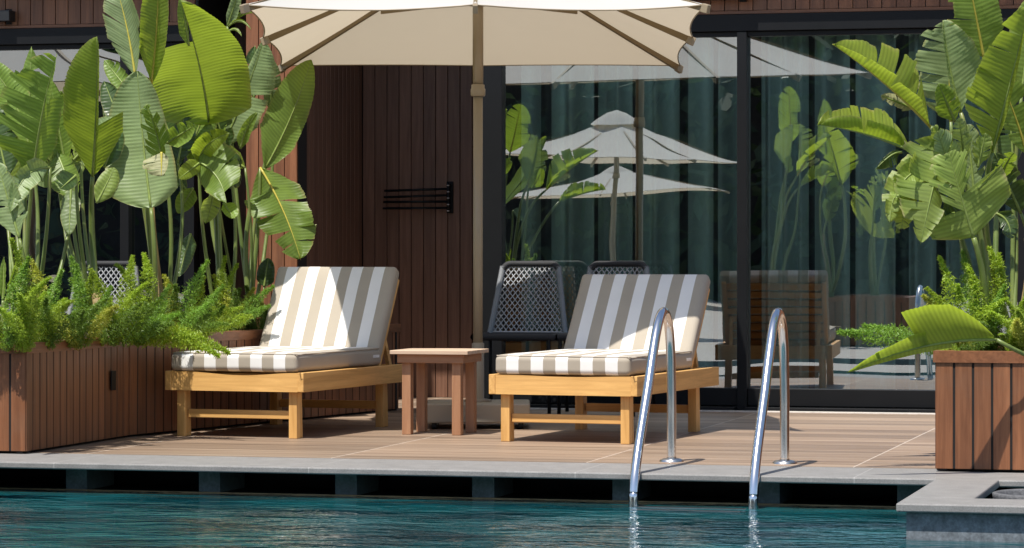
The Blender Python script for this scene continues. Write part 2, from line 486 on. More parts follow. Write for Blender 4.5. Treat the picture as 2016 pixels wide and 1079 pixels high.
def leaf_mat(name, base, trans, tf=.4, rough=.33, edge=(.3, .26, .09), spec=.5, var=.25):
    m, nt, b = newmat(name)
    out = nt.nodes['Material Output']
    at_ = nt.nodes.new('ShaderNodeAttribute'); at_.attribute_name = 'across'
    v = coords(nt, (1, 1, 1))
    n = nd(nt, 'ShaderNodeTexNoise'); n.inputs['Scale'].default_value = 7; n.inputs['Detail'].default_value = 6
    nt.links.new(v, n.inputs['Vector'])
    oi = nt.nodes.new('ShaderNodeObjectInfo')
    r = ramp(nt, [(.25, tuple(c * (1 - var) for c in base)), (.75, tuple(c * (1 + var) for c in base))])
    nt.links.new(n.outputs['Fac'], r.inputs['Fac'])
    mr = nt.nodes.new('ShaderNodeMapRange'); mr.inputs['To Min'].default_value = .8; mr.inputs['To Max'].default_value = 1.2
    nt.links.new(oi.outputs['Random'], mr.inputs['Value'])
    hs = nt.nodes.new('ShaderNodeHueSaturation'); nt.links.new(r.outputs['Color'], hs.inputs['Color']); nt.links.new(mr.outputs[0], hs.inputs['Value'])
    er = ramp(nt, [(.88, (0, 0, 0)), (1.0, (1, 1, 1))]); nt.links.new(at_.outputs['Fac'], er.inputs['Fac'])
    ef = nt.nodes.new('ShaderNodeMath'); ef.operation = 'MULTIPLY'; ef.inputs[1].default_value = .55
    n5 = nd(nt, 'ShaderNodeTexNoise'); n5.inputs['Scale'].default_value = 11; n5.inputs['Detail'].default_value = 4
    nt.links.new(v, n5.inputs['Vector']); r5 = ramp(nt, [(.42, (.25, .25, .25)), (.62, (1.6, 1.6, 1.6))]); nt.links.new(n5.outputs['Fac'], r5.inputs['Fac'])
    e5 = nt.nodes.new('ShaderNodeMath'); e5.operation = 'MULTIPLY'; nt.links.new(er.outputs['Color'], e5.inputs[0]); nt.links.new(r5.outputs['Color'], e5.inputs[1])
    nt.links.new(e5.outputs[0], ef.inputs[0])
    c = mixc(nt, ef.outputs[0], hs.outputs['Color'], edge)
    al = nt.nodes.new('ShaderNodeAttribute'); al.attribute_name = 'along'
    ms = nt.nodes.new('ShaderNodeMath'); ms.operation = 'MULTIPLY'; ms.inputs[1].default_value = 2 * math.pi / .02
    nt.links.new(al.outputs['Fac'], ms.inputs[0])
    sn = nt.nodes.new('ShaderNodeMath'); sn.operation = 'SINE'; nt.links.new(ms.outputs[0], sn.inputs[0])
    vr = nt.nodes.new('ShaderNodeMapRange'); vr.inputs['From Min'].default_value = -1; vr.inputs['To Min'].default_value = 1.1; vr.inputs['To Max'].default_value = .88
    nt.links.new(sn.outputs[0], vr.inputs['Value'])
    hv = nt.nodes.new('ShaderNodeHueSaturation'); nt.links.new(c, hv.inputs['Color']); nt.links.new(vr.outputs[0], hv.inputs['Value'])
    c = hv.outputs['Color']
    # scattered brown flecks
    n4 = nd(nt, 'ShaderNodeTexNoise'); n4.inputs['Scale'].default_value = 34; n4.inputs['Detail'].default_value = 3
    nt.links.new(v, n4.inputs['Vector'])
    r4 = ramp(nt, [(.7, (0, 0, 0)), (.76, (1, 1, 1))]); nt.links.new(n4.outputs['Fac'], r4.inputs['Fac'])
    ff = nt.nodes.new('ShaderNodeMath'); ff.operation = 'MULTIPLY'; ff.inputs[1].default_value = .4
    nt.links.new(r4.outputs['Color'], ff.inputs[0])
    c = mixc(nt, ff.outputs[0], c, (.2, .15, .06))
    nt.links.new(c, b.inputs['Base Color'])
    b.inputs['Roughness'].default_value = rough
    b.inputs['Specular IOR Level'].default_value = spec
    t = nt.nodes.new('ShaderNodeBsdfTranslucent')
    ht = nt.nodes.new('ShaderNodeHueSaturation'); ht.inputs['Color'].default_value = (*trans, 1); nt.links.new(vr.outputs[0], ht.inputs['Value']); nt.links.new(ht.outputs[0], t.inputs['Color'])
    mx = nt.nodes.new('ShaderNodeMixShader'); mx.inputs[0].default_value = tf
    nt.links.new(b.outputs[0], mx.inputs[1]); nt.links.new(t.outputs[0], mx.inputs[2])
    nt.links.new(mx.outputs[0], out.inputs['Surface'])
    return m


LM = {
    'green': leaf_mat('leaf_green', (.165, .255, .045), (.37, .52, .04), .4, .42, spec=.4),
    'glow': leaf_mat('leaf_bright', (.19, .26, .03), (.46, .6, .045), .46, .4),
    'grey': leaf_mat('leaf_glaucous', (.22, .295, .125), (.33, .44, .07), .3, .46, spec=.4),
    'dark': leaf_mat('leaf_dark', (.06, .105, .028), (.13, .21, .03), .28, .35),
    'light': leaf_mat('leaf_light', (.25, .34, .075), (.42, .52, .06), .4, .5, edge=(.45, .38, .2)),
    'pale': leaf_mat('leaf_dry', (.38, .38, .2), (.4, .4, .15), .3, .6, edge=(.45, .36, .2)),
}
M['rib_yellow'] = plain('midrib_yellow', (.42, .36, .05), .4, 0, .15, 40)
M['rib_green'] = plain('midrib_green', (.2, .26, .06), .4, 0, .2, 40)
M['stalk'] = wood('plant_stalk', (.07, .11, .02), (.2, .25, .06), 2, .4, .1, .6, .1, wear=((.2, .1, .03), .5))
M['sheath'] = wood('dry_sheath', (.12, .06, .025), (.4, .3, .12), 2, .7, .1, .8, .3)
M['fern'] = leaf_mat('fern_needles', (.29, .41, .035), (.5, .64, .035), .35, .5, edge=(.2, .3, .03), var=.35)
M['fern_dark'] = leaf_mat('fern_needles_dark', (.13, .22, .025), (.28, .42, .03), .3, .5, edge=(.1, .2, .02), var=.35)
M['hedge_screen'] = leaf_mat('hedge_leaf', (.025, .05, .015), (.04, .08, .01), .2, .5)

# ------------------------------------------------------------------ world, sun, camera
w = bpy.data.worlds.new('World'); scene.world = w; w.use_nodes = True
SUN = Vector((.151, .437, -1)).normalized()
elev = math.asin(-SUN.z)
sky = w.node_tree.nodes.new('ShaderNodeTexSky'); sky.sky_type = 'NISHITA'; sky.sun_disc = False
sky.sun_elevation = elev
sky.sun_rotation = math.atan2(-SUN.x, -SUN.y)
bg = w.node_tree.nodes['Background']; bg.inputs['Strength'].default_value = .11
w.node_tree.links.new(sky.outputs[0], bg.inputs['Color'])
sl = bpy.data.lights.new('sun', 'SUN'); sl.energy = 4.6; sl.angle = R(.5); sl.color = (1, .955, .88)
so = bpy.data.objects.new('sun', sl); COL.objects.link(so); so.rotation_euler = SUN.to_track_quat('-Z', 'Y').to_euler(); so.location = (-3, -8, 20)

cam = bpy.data.cameras.new('camera'); co = bpy.data.objects.new('camera', cam); COL.objects.link(co)
co.location = (0, 0, CH); co.rotation_euler = (R(90), 0, TH)
cam.sensor_width = 36; cam.lens = 36 * F / 2016
cam.shift_y = -(539.5 - HZ) / 2016
cam.clip_start = .1; cam.clip_end = 400
scene.camera = co
scene.view_settings.view_transform = 'Standard'; scene.view_settings.look = 'None'
scene.view_settings.exposure = .48; scene.view_settings.gamma = 1
scene.render.resolution_x, scene.render.resolution_y = 1024, 548
scene.cycles.max_bounces = 8; scene.cycles.transparent_max_bounces = 16
scene.cycles.caustics_reflective = False; scene.cycles.caustics_refractive = False

# ------------------------------------------------------------------ setting
YC, YB, YF, YW = 12.92, 13.53, 18.06, 18.25     # coping edge, deck border, threshold, facade
WZ = -.14


def structure(o): return tag(o, kind='structure')


m = MB(); m.box(-14, 10, YB, YF, -.05, 0, 0); structure(m.build('deck', M['deck']))
m = MB(); m.box(-14, 10, YC, YB - .003, -.031, -.001, 0, .006); structure(m.build('pool_coping', M['coping']))
m = MB(); m.quad((-14, 8.8, WZ), (10, 8.8, WZ), (10, 13.12, WZ), (-14, 13.12, WZ)); structure(m.build('pool_water', M['water']))
m = MB(); m.box(-14, 10, -32, 8.8, -.06, -.002, 0, .004); structure(m.build('pavement', M['paving']))
m = MB(); m.box(-120, 120, -120, 120, -2.2, -2.0); structure(m.build('ground', M['paving']))

# pool wall with its overflow gutter under the coping
pool = empty('pool_wall', (-3, 13.2, WZ), 0, 'dark overflow gutter wall under the grey pool coping with slate support blocks', 'pool wall')
m = MB(); m.box(-11, 13, .36, .42, -1.8, .105); m.box(-11, 13, -.06, .36, -.5, -.004)
m.build('gutter', M['gutter_black'], pool)
m = MB(); m.box(-11, 13, -.084, -.062, -.3, .0035); m.build('edge_strip', M['brass'], pool)
for px in (-118, 150, 412, 681, 951, 1228, 1512, 1790):
    p = at(px, 940, 14.0)
    D = 13.16 / (((px - CX) / F) * SN + CS)
    x = cw((px - CX) * D / F, D, 0).x
    m = MB(); m.box(x + 3 - .052, x + 3 + .052, -.04, .3, -.003, .106, 0, .003)
    m.build('support_block', M['block'], pool)

# ------------------------------------------------------------------ building
bld = empty('poolside_building', (-4.8, YW, 0), 0, 'brown timber clad pool house with black framed sliding glass doors', 'building')
OX, OY = -4.8, YW                     # world -> building local: x-OX, y-OY


def planks(m, x0, x1, y_front, z0, z1, pitch=.087, gap=.005, th=.02, mi=0, flip=False):
    n = max(1, round((x1 - x0) / pitch)); p = (x1 - x0) / n
    for i in range(n):
        a = x0 + i * p + gap / 2
        m.box(a - OX, a + p - gap - OX, y_front - OY, y_front + th - OY, z0, z1, mi, .0015)


ZH = 2.405
# upper boarded band
for x0, x1 in ((-14, -6.80), (-4.95, 8)):
    m = MB(); planks(m, x0, x1, YW, ZH + .022, 3.3); m.build('wall', M['clad_z'], bld)
    m = MB(); m.box(x0 - OX, x1 - OX, -.012, .03, ZH, ZH + .02, 0, .002); m.build('fascia_strip', M['clad_x'], bld)
m = MB()
m.box(-14 - OX, -6.80 - OX, .022, .06, ZH + .021, 3.3); m.box(-4.95 - OX, 8 - OX, .022, .06, ZH + .021, 3.3)
m.box(-14 - OX, 8 - OX, .0, 4, 3.302, 3.4)
m.box(-14 - OX, 8 - OX, 3.9, 4.0, 0, 3.3); m.box(-14 - OX, 8 - OX, .02, 4, -.06, -.005)
m.box(-4.95 - OX, -4.90 - OX, .05, 3.9, 0, 3.3); m.box(-6.12 - OX, -6.10 - OX, 1.30, 3.9, 0, 3.3)
m.build('inner_shell', M['interior'], bld)
# out-of-view overhang added to shade the boarded band
for x0, x1 in ((-14, -6.42), (-4.95, 8)):
    m = MB(); m.box(x0 - OX, x1 - OX, -.17, -.001, 2.665, 2.9, 0, .004); m.build('shade_eave', M['metal_black'], bld)
# recess between pier and doors
m = MB(); planks(m, -6.06, -4.88, YW + 1.2, 0, 3.3)
n = 14
for i in range(n):
    y0 = .0 + i * 1.2 / n
    m.box(-6.085 - OX, -6.063 - OX, y0 + .003, y0 + 1.2 / n - .003, 0, 3.3, 0, .0015)
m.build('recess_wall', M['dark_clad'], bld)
m = MB(); m.box(-6.12 - OX, -4.9 - OX, 1.222, 1.26, 0, 3.3); m.box(-6.12 - OX, -6.087 - OX, .03, 1.25, 0, 3.3); m.build('recess_backing', M['gap'], bld)
m = MB(); m.box(-6.12 - OX, -4.9 - OX, -.0, 1.3, 2.9, 2.95); m.build('recess_soffit', M['clad_x'], bld)
# deck carries on inside the recess
m = MB(); m.box(-7.0 - OX, -4.9 - OX, -.185, 1.22, -.05, -.002); m.build('recess_floor', M['deck'], bld)
# pier
m = MB(); planks(m, -6.39, -6.05, YW - .2, 0, 3.3, .086)
m.build('pier', M['clad_z'], bld)
m = MB(); m.box(-6.388 - OX, -6.052 - OX, -.178, -.005, 0, 3.29); m.build('pier_core', M['gap'], bld)
# set-back boards left of the pier
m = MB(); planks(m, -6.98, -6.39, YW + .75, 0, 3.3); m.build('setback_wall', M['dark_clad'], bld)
m = MB(); m.box(-6.98 - OX, -6.39 - OX, .772, .8, 0, 3.3); m.box(-6.392 - OX, -6.12 - OX, -.004, .9, 0, 3.29); m.box(-6.84 - OX, -6.80 - OX, .06, .75, 0, 3.3); m.build('setback_backing', M['gap'], bld)


def slider(name, x0, x1, mull, gmat, left_jamb=.09):
    d = empty(name, (0, 0, 0)); d.parent = bld
    f = MB()
    f.box(x0 - OX, x1 - OX, -.03, .05, 2.30, ZH - .002, 0, .003)
    f.box(x0 - OX, x1 - OX, .0, .06, 2.27, 2.298, 0, .002)
    f.box(x0 - OX, x0 + left_jamb - OX, -.02, .08, 0, 2.268, 0, .003)
    f.box(x1 - .07 - OX, x1 - OX, -.02, .08, 0, 2.268, 0, .003)
    xs = [x0 + left_jamb] + mull + [x1 - .07]
    for a in mull: f.box(a - .03 - OX, a + .03 - OX, -.028, .07, .004, 2.296, 0, .003)
    for i in range(len(xs) - 1):
        a = xs[i] + (.032 if i else .002); b2 = xs[i + 1] - (.032 if i < len(xs) - 2 else .002)
        f.box(a - OX, b2 - OX, -.008, .06, .03, .135, 0, .003)
        f.box(a - OX, b2 - OX, -.10, .06, -.003, .024, 0, .002)
    f.build('door_frame' if 'door' in name else 'window_frame', M['metal_black'], d)
    for i in range(len(xs) - 1):
        a = xs[i] + (.03 if i else 0); b2 = xs[i + 1] - (.03 if i < len(xs) - 2 else 0)
        g = MB(); yg = .03 + .012 * (i % 2)
        g.quad((a - OX, yg, .12), (b2 - OX, yg, .12), (b2 - OX, yg, 2.28), (a - OX, yg, 2.28))
        g.build('glass_pane', gmat, d)
    return d


slider('sliding_door', -4.93, -1.55, [-3.275], M['glass'], .15)
slider('window', -14, -6.80, [-9.3, -7.27], M['glass_left'])
# boarded wall right of the doors, behind the planting
m = MB(); planks(m, -1.55, 8, YW + .01, 0, ZH - .002); m.build('wall', M['clad_z'], bld)
m = MB(); m.box(-1.548 - OX, 8 - OX, .033, .06, 0, ZH - .004); m.build('wall_backing', M['gap'], bld)
m = MB(); m.box(-4.93 - OX, -1.5 - OX, -.19, -.102, -.05, .006, 0, .002); m.build('threshold', M['threshold'], bld)

# curtains behind the doors
def curtain(x0, x1, y, label, seed):
    rnd = random.Random(seed)
    o = empty('curtain', (x0, y, 0), 0, label, 'curtain', 'curtains behind the sliding glass doors')
    m = MB(); n = int((x1 - x0) / .012); vs, at_ = [], []
    ph = 0; prof = []
    for i in range(n + 1):
        ph += .012 / (.1 + .045 * math.sin(i * .07 + seed) + .02 * math.sin(i * .231)) * 2 * math.pi * .62
        prof.append(.085 * math.sin(ph) + .03 * math.sin(ph * .43 + 1))
    for i in range(n + 1):
        for z, k in ((.02, 1.05), (1.2, 1.0), (2.36, .9)):
            vs.append((i * .012, prof[i] * k, z))
    gaps, q = set(), 0
    while q < n:
        q += int(rnd.uniform(12, 26)); g_ = int(rnd.uniform(3, 6)); gaps.update(range(q, q + g_)); q += g_
    fs = [[i * 3 + k, (i + 1) * 3 + k, (i + 1) * 3 + k + 1, i * 3 + k + 1] for i in range(n) for k in range(2) if i not in gaps]
    m.add(vs, fs, 0, True); m.build('drape', M['curtain'], o)
    m = MB(); vs2 = [(i * .012, .2 + .05 * math.sin(i * .41) + .02 * math.sin(i * .13), z) for i in range(n + 1) for z in (.02, 2.36)]  # added second sheet so the curtain gaps look less black
    m.add(vs2, [[i * 2, i * 2 + 2, i * 2 + 3, i * 2 + 1] for i in range(n)], 0, True); m.build('gap_backing', M['gap_backing'], o)
    m = MB(); m.tube([(-.02, 0, 2.372), (x1 - x0 + .02, 0, 2.372)], .01, 8); m.build('rail', M['metal_black'], o)
    return o


curtain(-4.74, -3.30, YW + .26, 'teal grey pleated curtain behind the door pane nearest the parasol', 1.0)
curtain(-3.22, -1.62, YW + .27, 'teal grey pleated curtain behind the right hand door pane beside the planter', 4.2)

# towel rail with swing arms on the recess wall
p = at(880, 388, 19.86)
tr = empty('towel_rack', (p.x - .07, YW + 1.2, 1.325), 0, 'black towel rack with four swing arms on the dark boarded wall', 'towel rack')
m = MB(); m.box(-.022, .022, -.014, 0, -.105, .105, 0, .002); m.build('wall_plate', M['metal_black'], tr)
m = MB(); m.tube([(0, -.05, -.095), (0, -.05, .095)], .009, 10); m.box(-.01, .01, -.05, -.013, .08, .09); m.box(-.01, .01, -.05, -.013, -.09, -.08); m.build('post', M['metal_black'], tr)
for k in range(4):
    z = .055 - k * .042
    m = MB(); m.tube([(0, -.05, z), (-.43, -.085 - .012 * k, z - .012 + .01 * (k > 1))], .0085, 10); m.build('arm', M['metal_black'], tr)
m = MB()
for k in range(5): m.lathe([(.0, .004), (.011, .003), (.011, -.003), (0, -.004)], (0, -.05, .078 - k * .042), 12)
m.build('washer', M['steel_dull'], tr)
# small facade fittings
p = at(6, 31, 19.6)
wl = empty('wall_light', (p.x, YW, p.z), 0, 'small black box light on the boards above the left window', 'wall light')
m = MB(); m.box(-.09, .045, -.1, -.002, -.035, .035, 0, .004); m.build('housing', M['joint'], wl)
m = MB(); m.box(-.02, .02, -.002, 0, -.05, .05); m.build('bracket', M['metal_black'], wl)
a0, a1 = at(1360, 1, 18.55), at(1600, -8, 18.3)
aw = empty('black_box', (-3.75, YW, 2.49), 0, 'long plain black box on the boards above the sliding doors', 'facade_box')
m = MB(); m.box(-.25, .55, -.12, -.001, 0, .15, 0, .012); m.build('box_shell', M['joint'], aw)  # plain black box fixed to the boards
m = MB(); m.box(-.2, -.16, -.02, -.0005, -.012, 0); m.box(.46, .5, -.02, -.0005, -.012, 0); m.build('bracket', M['metal_black'], aw)


# ------------------------------------------------------------------ planters
def planter_clad(m, P, Q, z0, z1, pitch=.084, gap=.0105, th=.02, gap_shade=None):
    """vertical boards from P to Q (outer face on the right-hand side of P->Q)"""
    P, Q = Vector((*P, 0)), Vector((*Q, 0)); t = (Q - P); L = t.length; t /= L
    s = Vector((t.y, -t.x, 0))
    n = max(1, round(L / pitch)); p = L / n
    for i in range(n):
        Mx = Matrix((t, -s, Vector((0, 0, 1)))).transposed().to_4x4(); Mx.translation = P + t * (i * p)
        m.box(gap / 2, p - gap / 2, 0, th, z0, z1, 0, .0015, Mx)
        if gap_shade and i: gap_shade.box(-gap / 2 - .0005, gap / 2 + .0005, .0025, th - .002, z0 + .002, z1 - .002, 0, 0, Mx)  # near-black filler strip stands in for the shade inside each gap


def planter_walls(poly, parent, ztop=.526, matk='clad_z', closed_sides=None):
    """poly: outer corners, in order with the outside on the right"""
    n = len(poly)
    b = MB(); core = MB(); rim = MB()
    for i in range(n):
        P, Q = Vector(poly[i]), Vector(poly[(i + 1) % n])
        t = (Q - P).normalized(); s = Vector((t.y, -t.x))
        planter_clad(b, P, Q, .012, ztop - .05, gap_shade=core)
        a, c = P - s * .021, Q - s * .021
        Mx = Matrix((Vector((t.x, t.y, 0)), Vector((-s.x, -s.y, 0)), Vector((0, 0, 1)))).transposed().to_4x4(); Mx.translation = (a.x, a.y, 0)
        core.box(.004, (c - a).length - .004, 0, .03, .004, ztop - .05, 0, 0, Mx)
    # rim as one mitred band
    def off(d):
        out = []
        for i in range(n):
            A, B, Cc = Vector(poly[i - 1]), Vector(poly[i]), Vector(poly[(i + 1) % n])
            t1, t2 = (B - A).normalized(), (Cc - B).normalized()
            s1, s2 = Vector((t1.y, -t1.x)), Vector((t2.y, -t2.x))
            bi = (s1 + s2); bi = bi / bi.length_squared * 2
            out.append(B + bi * d)
        return out
    o, i_ = off(.008), off(-.07)
    vs = [(p.x, p.y, ztop - .05) for p in o] + [(p.x, p.y, ztop) for p in o] + [(p.x, p.y, ztop) for p in i_] + [(p.x, p.y, ztop - .05) for p in i_]
    fs = []
    for k in range(n):
        j = (k + 1) % n
        for r in range(4):
            q = (r + 1) % 4
            fs.append([r * n + k, r * n + j, q * n + j, q * n + k])
    rim.add(vs, fs)
    ox, oy = parent.location.x, parent.location.y
    for mb in (b, core, rim):
        mb.v = [(v[0] - ox, v[1] - oy, v[2]) for v in mb.v]
    b.build('boards', M[matk], parent); core.build('core', M['gap'], parent); rim.build('rim', M['clad_y'], parent)
    so_ = MB(); so_.add([(p.x - ox, p.y - oy, ztop - .035) for p in off(-.05)], [list(range(n))]); so_.build('soil', M['soil'], parent)


LP = empty('planter', (-6.5, 15, 0), 0, 'long bent brown slatted planter full of ferns on the left of the deck', 'planter', 'brown boarded planters')
planter_walls([(-8.6, 13.44), (-5.86, 13.44), (-5.87, 14.78), (-5.30, 17.75), (-8.6, 17.75)], LP)
# socket plate on its long side
m = MB(); m.box(0, .006, -.03, .03, -.05, .05, 0, .002); m.build('outlet_cover', M['metal_black'], LP, loc=(-5.859 + 6.5, 14.53 - 15, .305))
RP = empty('planter', (-.6, 14, 0), 0, 'square brown boarded planter on the coping at the right edge', 'planter', 'brown boarded planters')
planter_walls([(-1.545, 13.36), (.6, 13.36), (.6, 14.75), (-1.545, 14.75)], RP)

# ------------------------------------------------------------------ stone surround at the lower right
sp = empty('pool_planter_ledge', (-1.49, 11.6, 0), 0, 'grey stone ledge with slate front jutting into the pool at lower right', 'stone ledge')
m = MB()
m.box(.0, .265, .315, 1.318, -.033, .0005, 0, .006); m.box(.0, 2.6, 0, .313, -.033, .0005, 0, .006); m.box(1.6, 2.6, .315, 1.318, -.033, .0005, 0, .006)
m.build('ledge_slab', M['coping'], sp)
m = MB(); m.box(.035, 2.6, .035, .1, -.9, -.034); m.box(.035, .1, .102, 1.6, -.9, -.034); m.build('slate_wall', M['slate'], sp)
m = MB(); m.box(.102, 2.6, .102, 1.6, -.9, -.3); m.build('ledge_floor', M['gutter_black'], sp)
bowl = empty('stone_bowl', (-.985, 12.33, -.283), 0, 'round dark grey bowl of pebbles sunk in the stone ledge', 'bowl')
m = MB(); m.lathe([(0, 0), (.13, 0), (.19, .1), (.21, .26), (.212, .276), (.2, .28), (.19, .272), (.185, .22)], (0, 0, 0), 40); m.build('vessel', M['pot'], bowl)
m = MB()
for k in range(160):
    a = random.random() * 6.283; r = .175 * math.sqrt(random.random()); s = random.uniform(.008, .016)
    m.lathe([(0, s * .6), (s * .8, s * .35), (s, 0), (s * .7, -s * .4)], (r * math.cos(a), r * math.sin(a), .225 + random.random() * .01), 7)
m.build('pebbles', M['pebble'], bowl)

# ------------------------------------------------------------------ parasol
def make_parasol(cx, cy, label, group, rot=0.0, tilt=0.0, half=(1.18, 1.25), ze=2.14, za=2.7, base=True, sag=0.0):
    u = empty('parasol', (cx, cy, 0), rot, label, 'parasol', group)
    hx, hy = half
    ang = [(-1, -1), (0, -1), (1, -1), (1, 0), (1, 1), (0, 1), (-1, 1), (-1, 0)]
    tips = [Vector((a * hx, b * hy, ze - tilt * b * hy)) for a, b in ang]
    apex = Vector((0, 0, za))
    can = MB(); N, K = 12, 10
    for i in range(8):
        A, B = tips[i], tips[(i + 1) % 8]
        vs, fs = [], []
        for r in range(N + 1):
            t = r / N
            for k in range(K + 1):
                s = k / K
                p = apex.lerp(A.lerp(B, s), t)
                bow = 4 * s * (1 - s)
                pull = (A.lerp(B, s) - apex) * (bow * t ** 3)      # scalloped hem
                if sag and i in (0, 1): p -= Vector((0, pull.y * sag, pull.z * .01))
                else: p -= pull * .035
                p.z -= .02 * bow * t * t + .03 * math.sin(math.pi * t)   # slack cloth
                vs.append(p)
        for r in range(N):
            for k in range(K):
                b0 = r * (K + 1) + k
                fs.append([b0, b0 + K + 1, b0 + K + 2, b0 + 1])
        can.add(vs, fs, 0, True)
    c = can.build('canopy', M['canopy'], u)
    hem = MB()
    for i in range(8):
        A, B = tips[i], tips[(i + 1) % 8]; pts = []
        for k in range(K + 1):
            s = k / K; bow = 4 * s * (1 - s); q = (A.lerp(B, s) - apex) * bow; p = A.lerp(B, s) - (Vector((0, q.y * sag, q.z * .01)) if sag and i in (0, 1) else q * .035); p.z -= .02 * bow; pts.append(p)
        hem.tube(pts, .004, 6)
    hem.build('hem', M['beige_metal'], c)
    v = MB(); v.lathe([(.0, .09), (.1, .05), (.22, -.03), (.3, -.085)], (0, 0, za), 8); v.build('vent_cap', M['canopy'], c)
    for i in range(8):
        rb = MB(); d = (tips[i] - apex)
        a = apex + d * .03 - Vector((0, 0, .05)); b = tips[i] - Vector((0, 0, .022))
        rb.beam(a, b, .02, .034)
        rbo = rb.build('rib', M['rib_metal'], u)
        e = MB(); e.beam(b - (b - a).normalized() * .035, b + (b - a).normalized() * .012, .027, .046, 0, (0, 0, 1), .004); e.build('rib_cap', M['beige_metal'], rbo)
        st = MB(); st.beam(Vector((d.x * .03, d.y * .03, za - .36)), apex + d * .47 - Vector((0, 0, .075)), .014, .022); st.build('strut', M['rib_metal'], rbo)
    pm = MB()
    pm.tube([(0, 0, 1.86), (0, 0, za - .02)], .0295, 20); pm.tube([(0, 0, .14), (0, 0, 1.86)], .0262, 20)
    pm.build('pole', M['beige_metal'], u)
    j = MB(); j.lathe([(.027, -.034), (.037, -.033), (.0405, -.027), (.0405, .006), (.036, .010), (.036, .030), (.030, .032)], (0, 0, 1.85), 24); j.build('pole_collar', M['beige_metal'], u)
    h = MB(); h.lathe([(.03, -.05), (.06, -.045), (.06, .0), (.03, .005)], (0, 0, za - .34), 20); h.build('runner', M['rib_metal'], u)
    if base:
        bx = MB(); bx.box(-.285, .285, -.26, .26, .034, .138, 0, .008); bo = bx.build('base_box', M['beige_box'], u)
        s = MB(); s.lathe([(.075, 0), (.075, .012), (.034, .018), (.034, .32), (.0265, .325)], (0, 0, .138), 20); s.build('pole_socket', M['beige_metal'], u)
        for sx in (-1, 1):
            for sy in (-1, 1):
                wh = MB(); wh.tube([(sx * .235 - .014, sy * .215, .026), (sx * .235 + .014, sy * .215, .026)], .026, 16)
                who = wh.build('castor', M['rubber'], u)
                br = MB(); br.box(sx * .235 - .02, sx * .235 + .02, sy * .215 - .02, sy * .215 + .02, .026, .036); br.build('castor_bracket', M['beige_box'], who)
    return u


pc = cw(-.187, 16.75, 0)
make_parasol(pc.x, pc.y, 'large open cream parasol standing between the two striped loungers', 'parasols', TH * 1.0, .062, sag=.13)

# ------------------------------------------------------------------ loungers
def rounded_box(x0, x1, y0, y1, z0, z1, r, puff=0.0, seg=4, cuts=6, wr=0.0):
    bm = bmesh.new(); bmesh.ops.create_cube(bm, size=1)
    bmesh.ops.subdivide_edges(bm, edges=bm.edges[:], cuts=cuts, use_grid_fill=True)
    sx, sy, sz = (x1 - x0) / 2, (y1 - y0) / 2, (z1 - z0) / 2
    for v in bm.verts:
        c = Vector((v.co.x * 2, v.co.y * 2, v.co.z * 2))
        # concentrate grid lines near the edges, then round the corners
        for k in range(3): c[k] = math.copysign(1 - (1 - abs(c[k])) ** 1.6, c[k]) if abs(c[k]) < 1 else c[k]
        p = Vector((c.x * sx, c.y * sy, c.z * sz))
        q = Vector((max(-sx + r, min(sx - r, p.x)), max(-sy + r, min(sy - r, p.y)), max(-sz + r, min(sz - r, p.z))))
        d = p - q
        if d.length > 1e-6: p = q + d.normalized() * min(r, max(abs(d.x), abs(d.y), abs(d.z)))
        if puff:
            e = max(0, 1 - c.x ** 4) * max(0, 1 - c.y ** 4)
            p.z += puff * e * (1 if c.z > 0 else 0) * abs(c.z)
        if wr:
            q = Vector((p.x * 4 + y1 * 9, p.y * 4, p.z * 6))
            p.z += wr * (noise.noise(q) + .5 * noise.noise(q * 2.7)); p.x += wr * .7 * noise.noise(q * 1.3 + Vector((5, 0, 0))); p.y += wr * .7 * noise.noise(q * 1.3 + Vector((0, 9, 0)))
            p.z -= .003 * math.exp(-((p.x - sx) / .05) ** 2) * (.5 + .5 * math.sin(p.y * 17)) * (1 if p.z > 0 else 0)
        v.co = p + Vector(((x0 + x1) / 2, (y0 + y1) / 2, (z0 + z1) / 2))
    return bm


def bm_to(mb, bm, smooth=True):
    bm.verts.index_update()
    mb.add([v.co for v in bm.verts], [[v.index for v in f.verts] for f in bm.faces], 0, smooth)
    bm.free()


LW, LL = .79, 1.42
ZB, ZT = .241, .341
CUX0, CUX1 = .03, .755
PITCH = (CUX1 - CUX0) / 11


